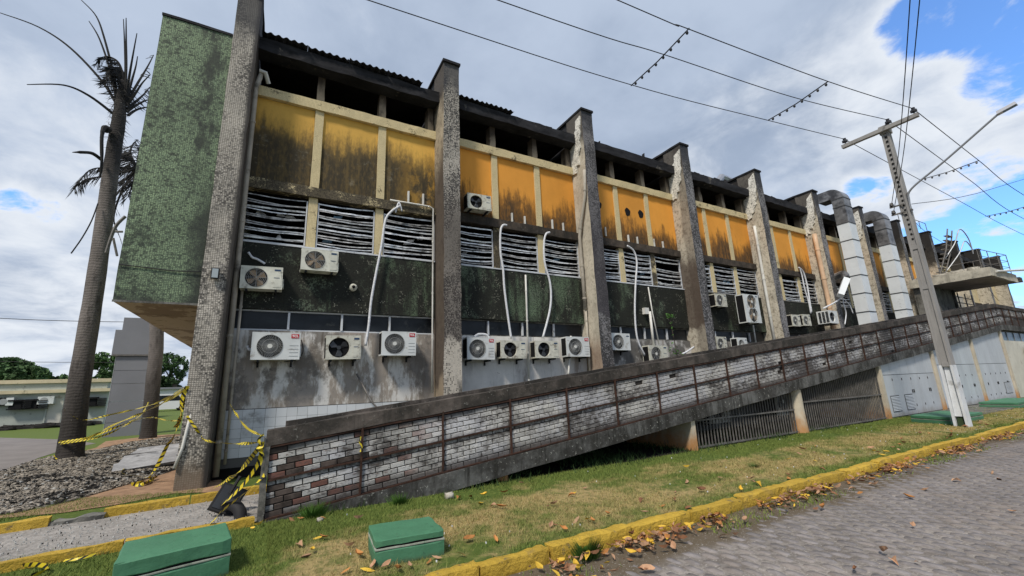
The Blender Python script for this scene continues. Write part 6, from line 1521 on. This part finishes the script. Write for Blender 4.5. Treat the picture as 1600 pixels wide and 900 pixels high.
# ============================================================ LEAVES AND LITTER
def leaf_mesh(sd):
    r_=random.Random(sd); l=.075; w=.034; c1,c2_=r_.uniform(-.03,.05),r_.uniform(-.028,.04); rows=[(-1,.05),(-.6,.7),(-.1,1),(.45,.75),(1,.04)]; v=[]
    for i,(u,ww) in enumerate(rows):
        for s in (-1,0,1): v.append((u*l,s*ww*w*r_.uniform(.6,1.3),.012+(c1*u*u)+(c2_ if s else 0)*ww+r_.uniform(-.003,.003)))
    f=[]
    for i in range(4):
        for k in (0,1): a=i*3+k; f.append((a,a+1,a+4,a+3))
    b=MB(); b.add(v,f); return b
lms=[leaf_mesh(i) for i in range(8)]
lme=[[s.mesh('leaf',m_) for s in lms] for m_ in M_leaf]
rs=random.Random(77)
known=[(at(a,b_,Z=RZ+.02),k) for a,b_,k in ((1338,893,0),(1398,878,3),(1432,879,3),(1380,866,3),(1010,892,3),(1005,893,0),(1445,764,3),(1420,778,1),(1495,752,3),(1560,748,3),(1583,801,3),(1287,796,1),(1425,823,3),(1130,838,0),(1150,838,3),(1550,738,3))]
known+=[(at(a,b_,Z=.02),k) for a,b_,k in ((497,840,2),(487,862,2),(560,870,1),(575,890,2),(468,852,3),(478,868,3),(505,842,1),(620,893,1),(545,855,3),(604,885,3),(720,868,1),(732,844,1),(860,822,3),(868,820,0),(783,794,1),(706,776,2),(717,779,1),(735,777,1),(757,775,2),(788,772,1),(896,770,2),(893,775,1),(1003,783,0),(1035,790,1),(1053,781,0),(1095,767,0),(470,810,1),(502,812,1),(456,812,0),(880,828,1),(950,805,1),(865,790,3),(815,756,3),(560,812,3),(1075,793,0),(1185,757,2),(540,893,1),(670,878,1),(683,872,3),(405,822,2),(395,828,2),(640,886,3),(585,886,3))]
while len(known)<150:
    if rs.random()<.6: x=rs.uniform(1.6,20)**1.0; y=4.1+abs(rs.gauss(0,.8)); z=.02
    else: x=rs.uniform(1.4,22); y=3.80-abs(rs.gauss(0,.22)); z=RZ+.03
    if y<6.7: known.append((Vector((x,y,z)),rs.randrange(4)))
for p,k in known:
    m_=rs.choice(lme[k]); s=rs.uniform(.5,1.05); o=bpy.data.objects.new('fallen_leaf',m_); C.objects.link(o); o.location=(p.x,p.y,p.z+rs.uniform(0,.01)); o.rotation_euler=(rs.uniform(-.5,.5),rs.uniform(-.4,.4),rs.uniform(0,6.28)); o.scale=(s,s,s)
    onroad=p.y<3.88; tag(o,'dry fallen leaf lying on the cobbled road or in its gutter' if onroad else 'single dry fallen leaf lying on the lawn','leaf','fallen leaves on the road' if onroad else 'fallen leaves on the lawn')
b=MB(); vs_all=[]
for i in range(2600):
    x=1.3+rs.random()**1.4*26; dens_=.5+.5*math.sin(x*2.1)+.35*math.sin(x*5.3+1)
    if rs.random()>dens_: continue
    y=3.83-abs(rs.gauss(0,.15 if x>3.2 else .28)); s=rs.uniform(.25,.85); k=rs.randrange(8); rm=Matrix.Rotation(rs.uniform(0,6.28),3,'Z')@Matrix.Rotation(rs.uniform(-.8,.8),3,'X')@Matrix.Rotation(rs.uniform(-.6,.6),3,'Y')
    off_=Vector((x,y,RZ+.02+rs.random()*.07)); b.add([tuple(rm@(Vector(q)*s)+off_) for q in lms[k].v],lms[k].f,rs.choice((0,0,1,2,3,3)))
o=stuff(b.build('leaf_litter',M_leaf)); tag(o,'drift of brown and yellow dead leaves heaped in the gutter along the yellow kerb','leaves')
# stones by the ramp foot
for i,(a,c_,s,lb2) in enumerate(((702,776,.10,'pale round stone on the lawn near the ramp edge'),(500,811,.06,'small pale stone at the foot of the ramp below the red bricks'))):
    p=at(a,c_,Z=.03); b=MB().rough(p.x-s*.6,p.x+s*.6,p.y-s*.5,p.y+s*.5,-.01,s*.9,seg=.04,jit=.012,seed=i,fr=9,pull=.02); tag(b.build('stone',M_rubb,smooth=True),lb2,'stone')
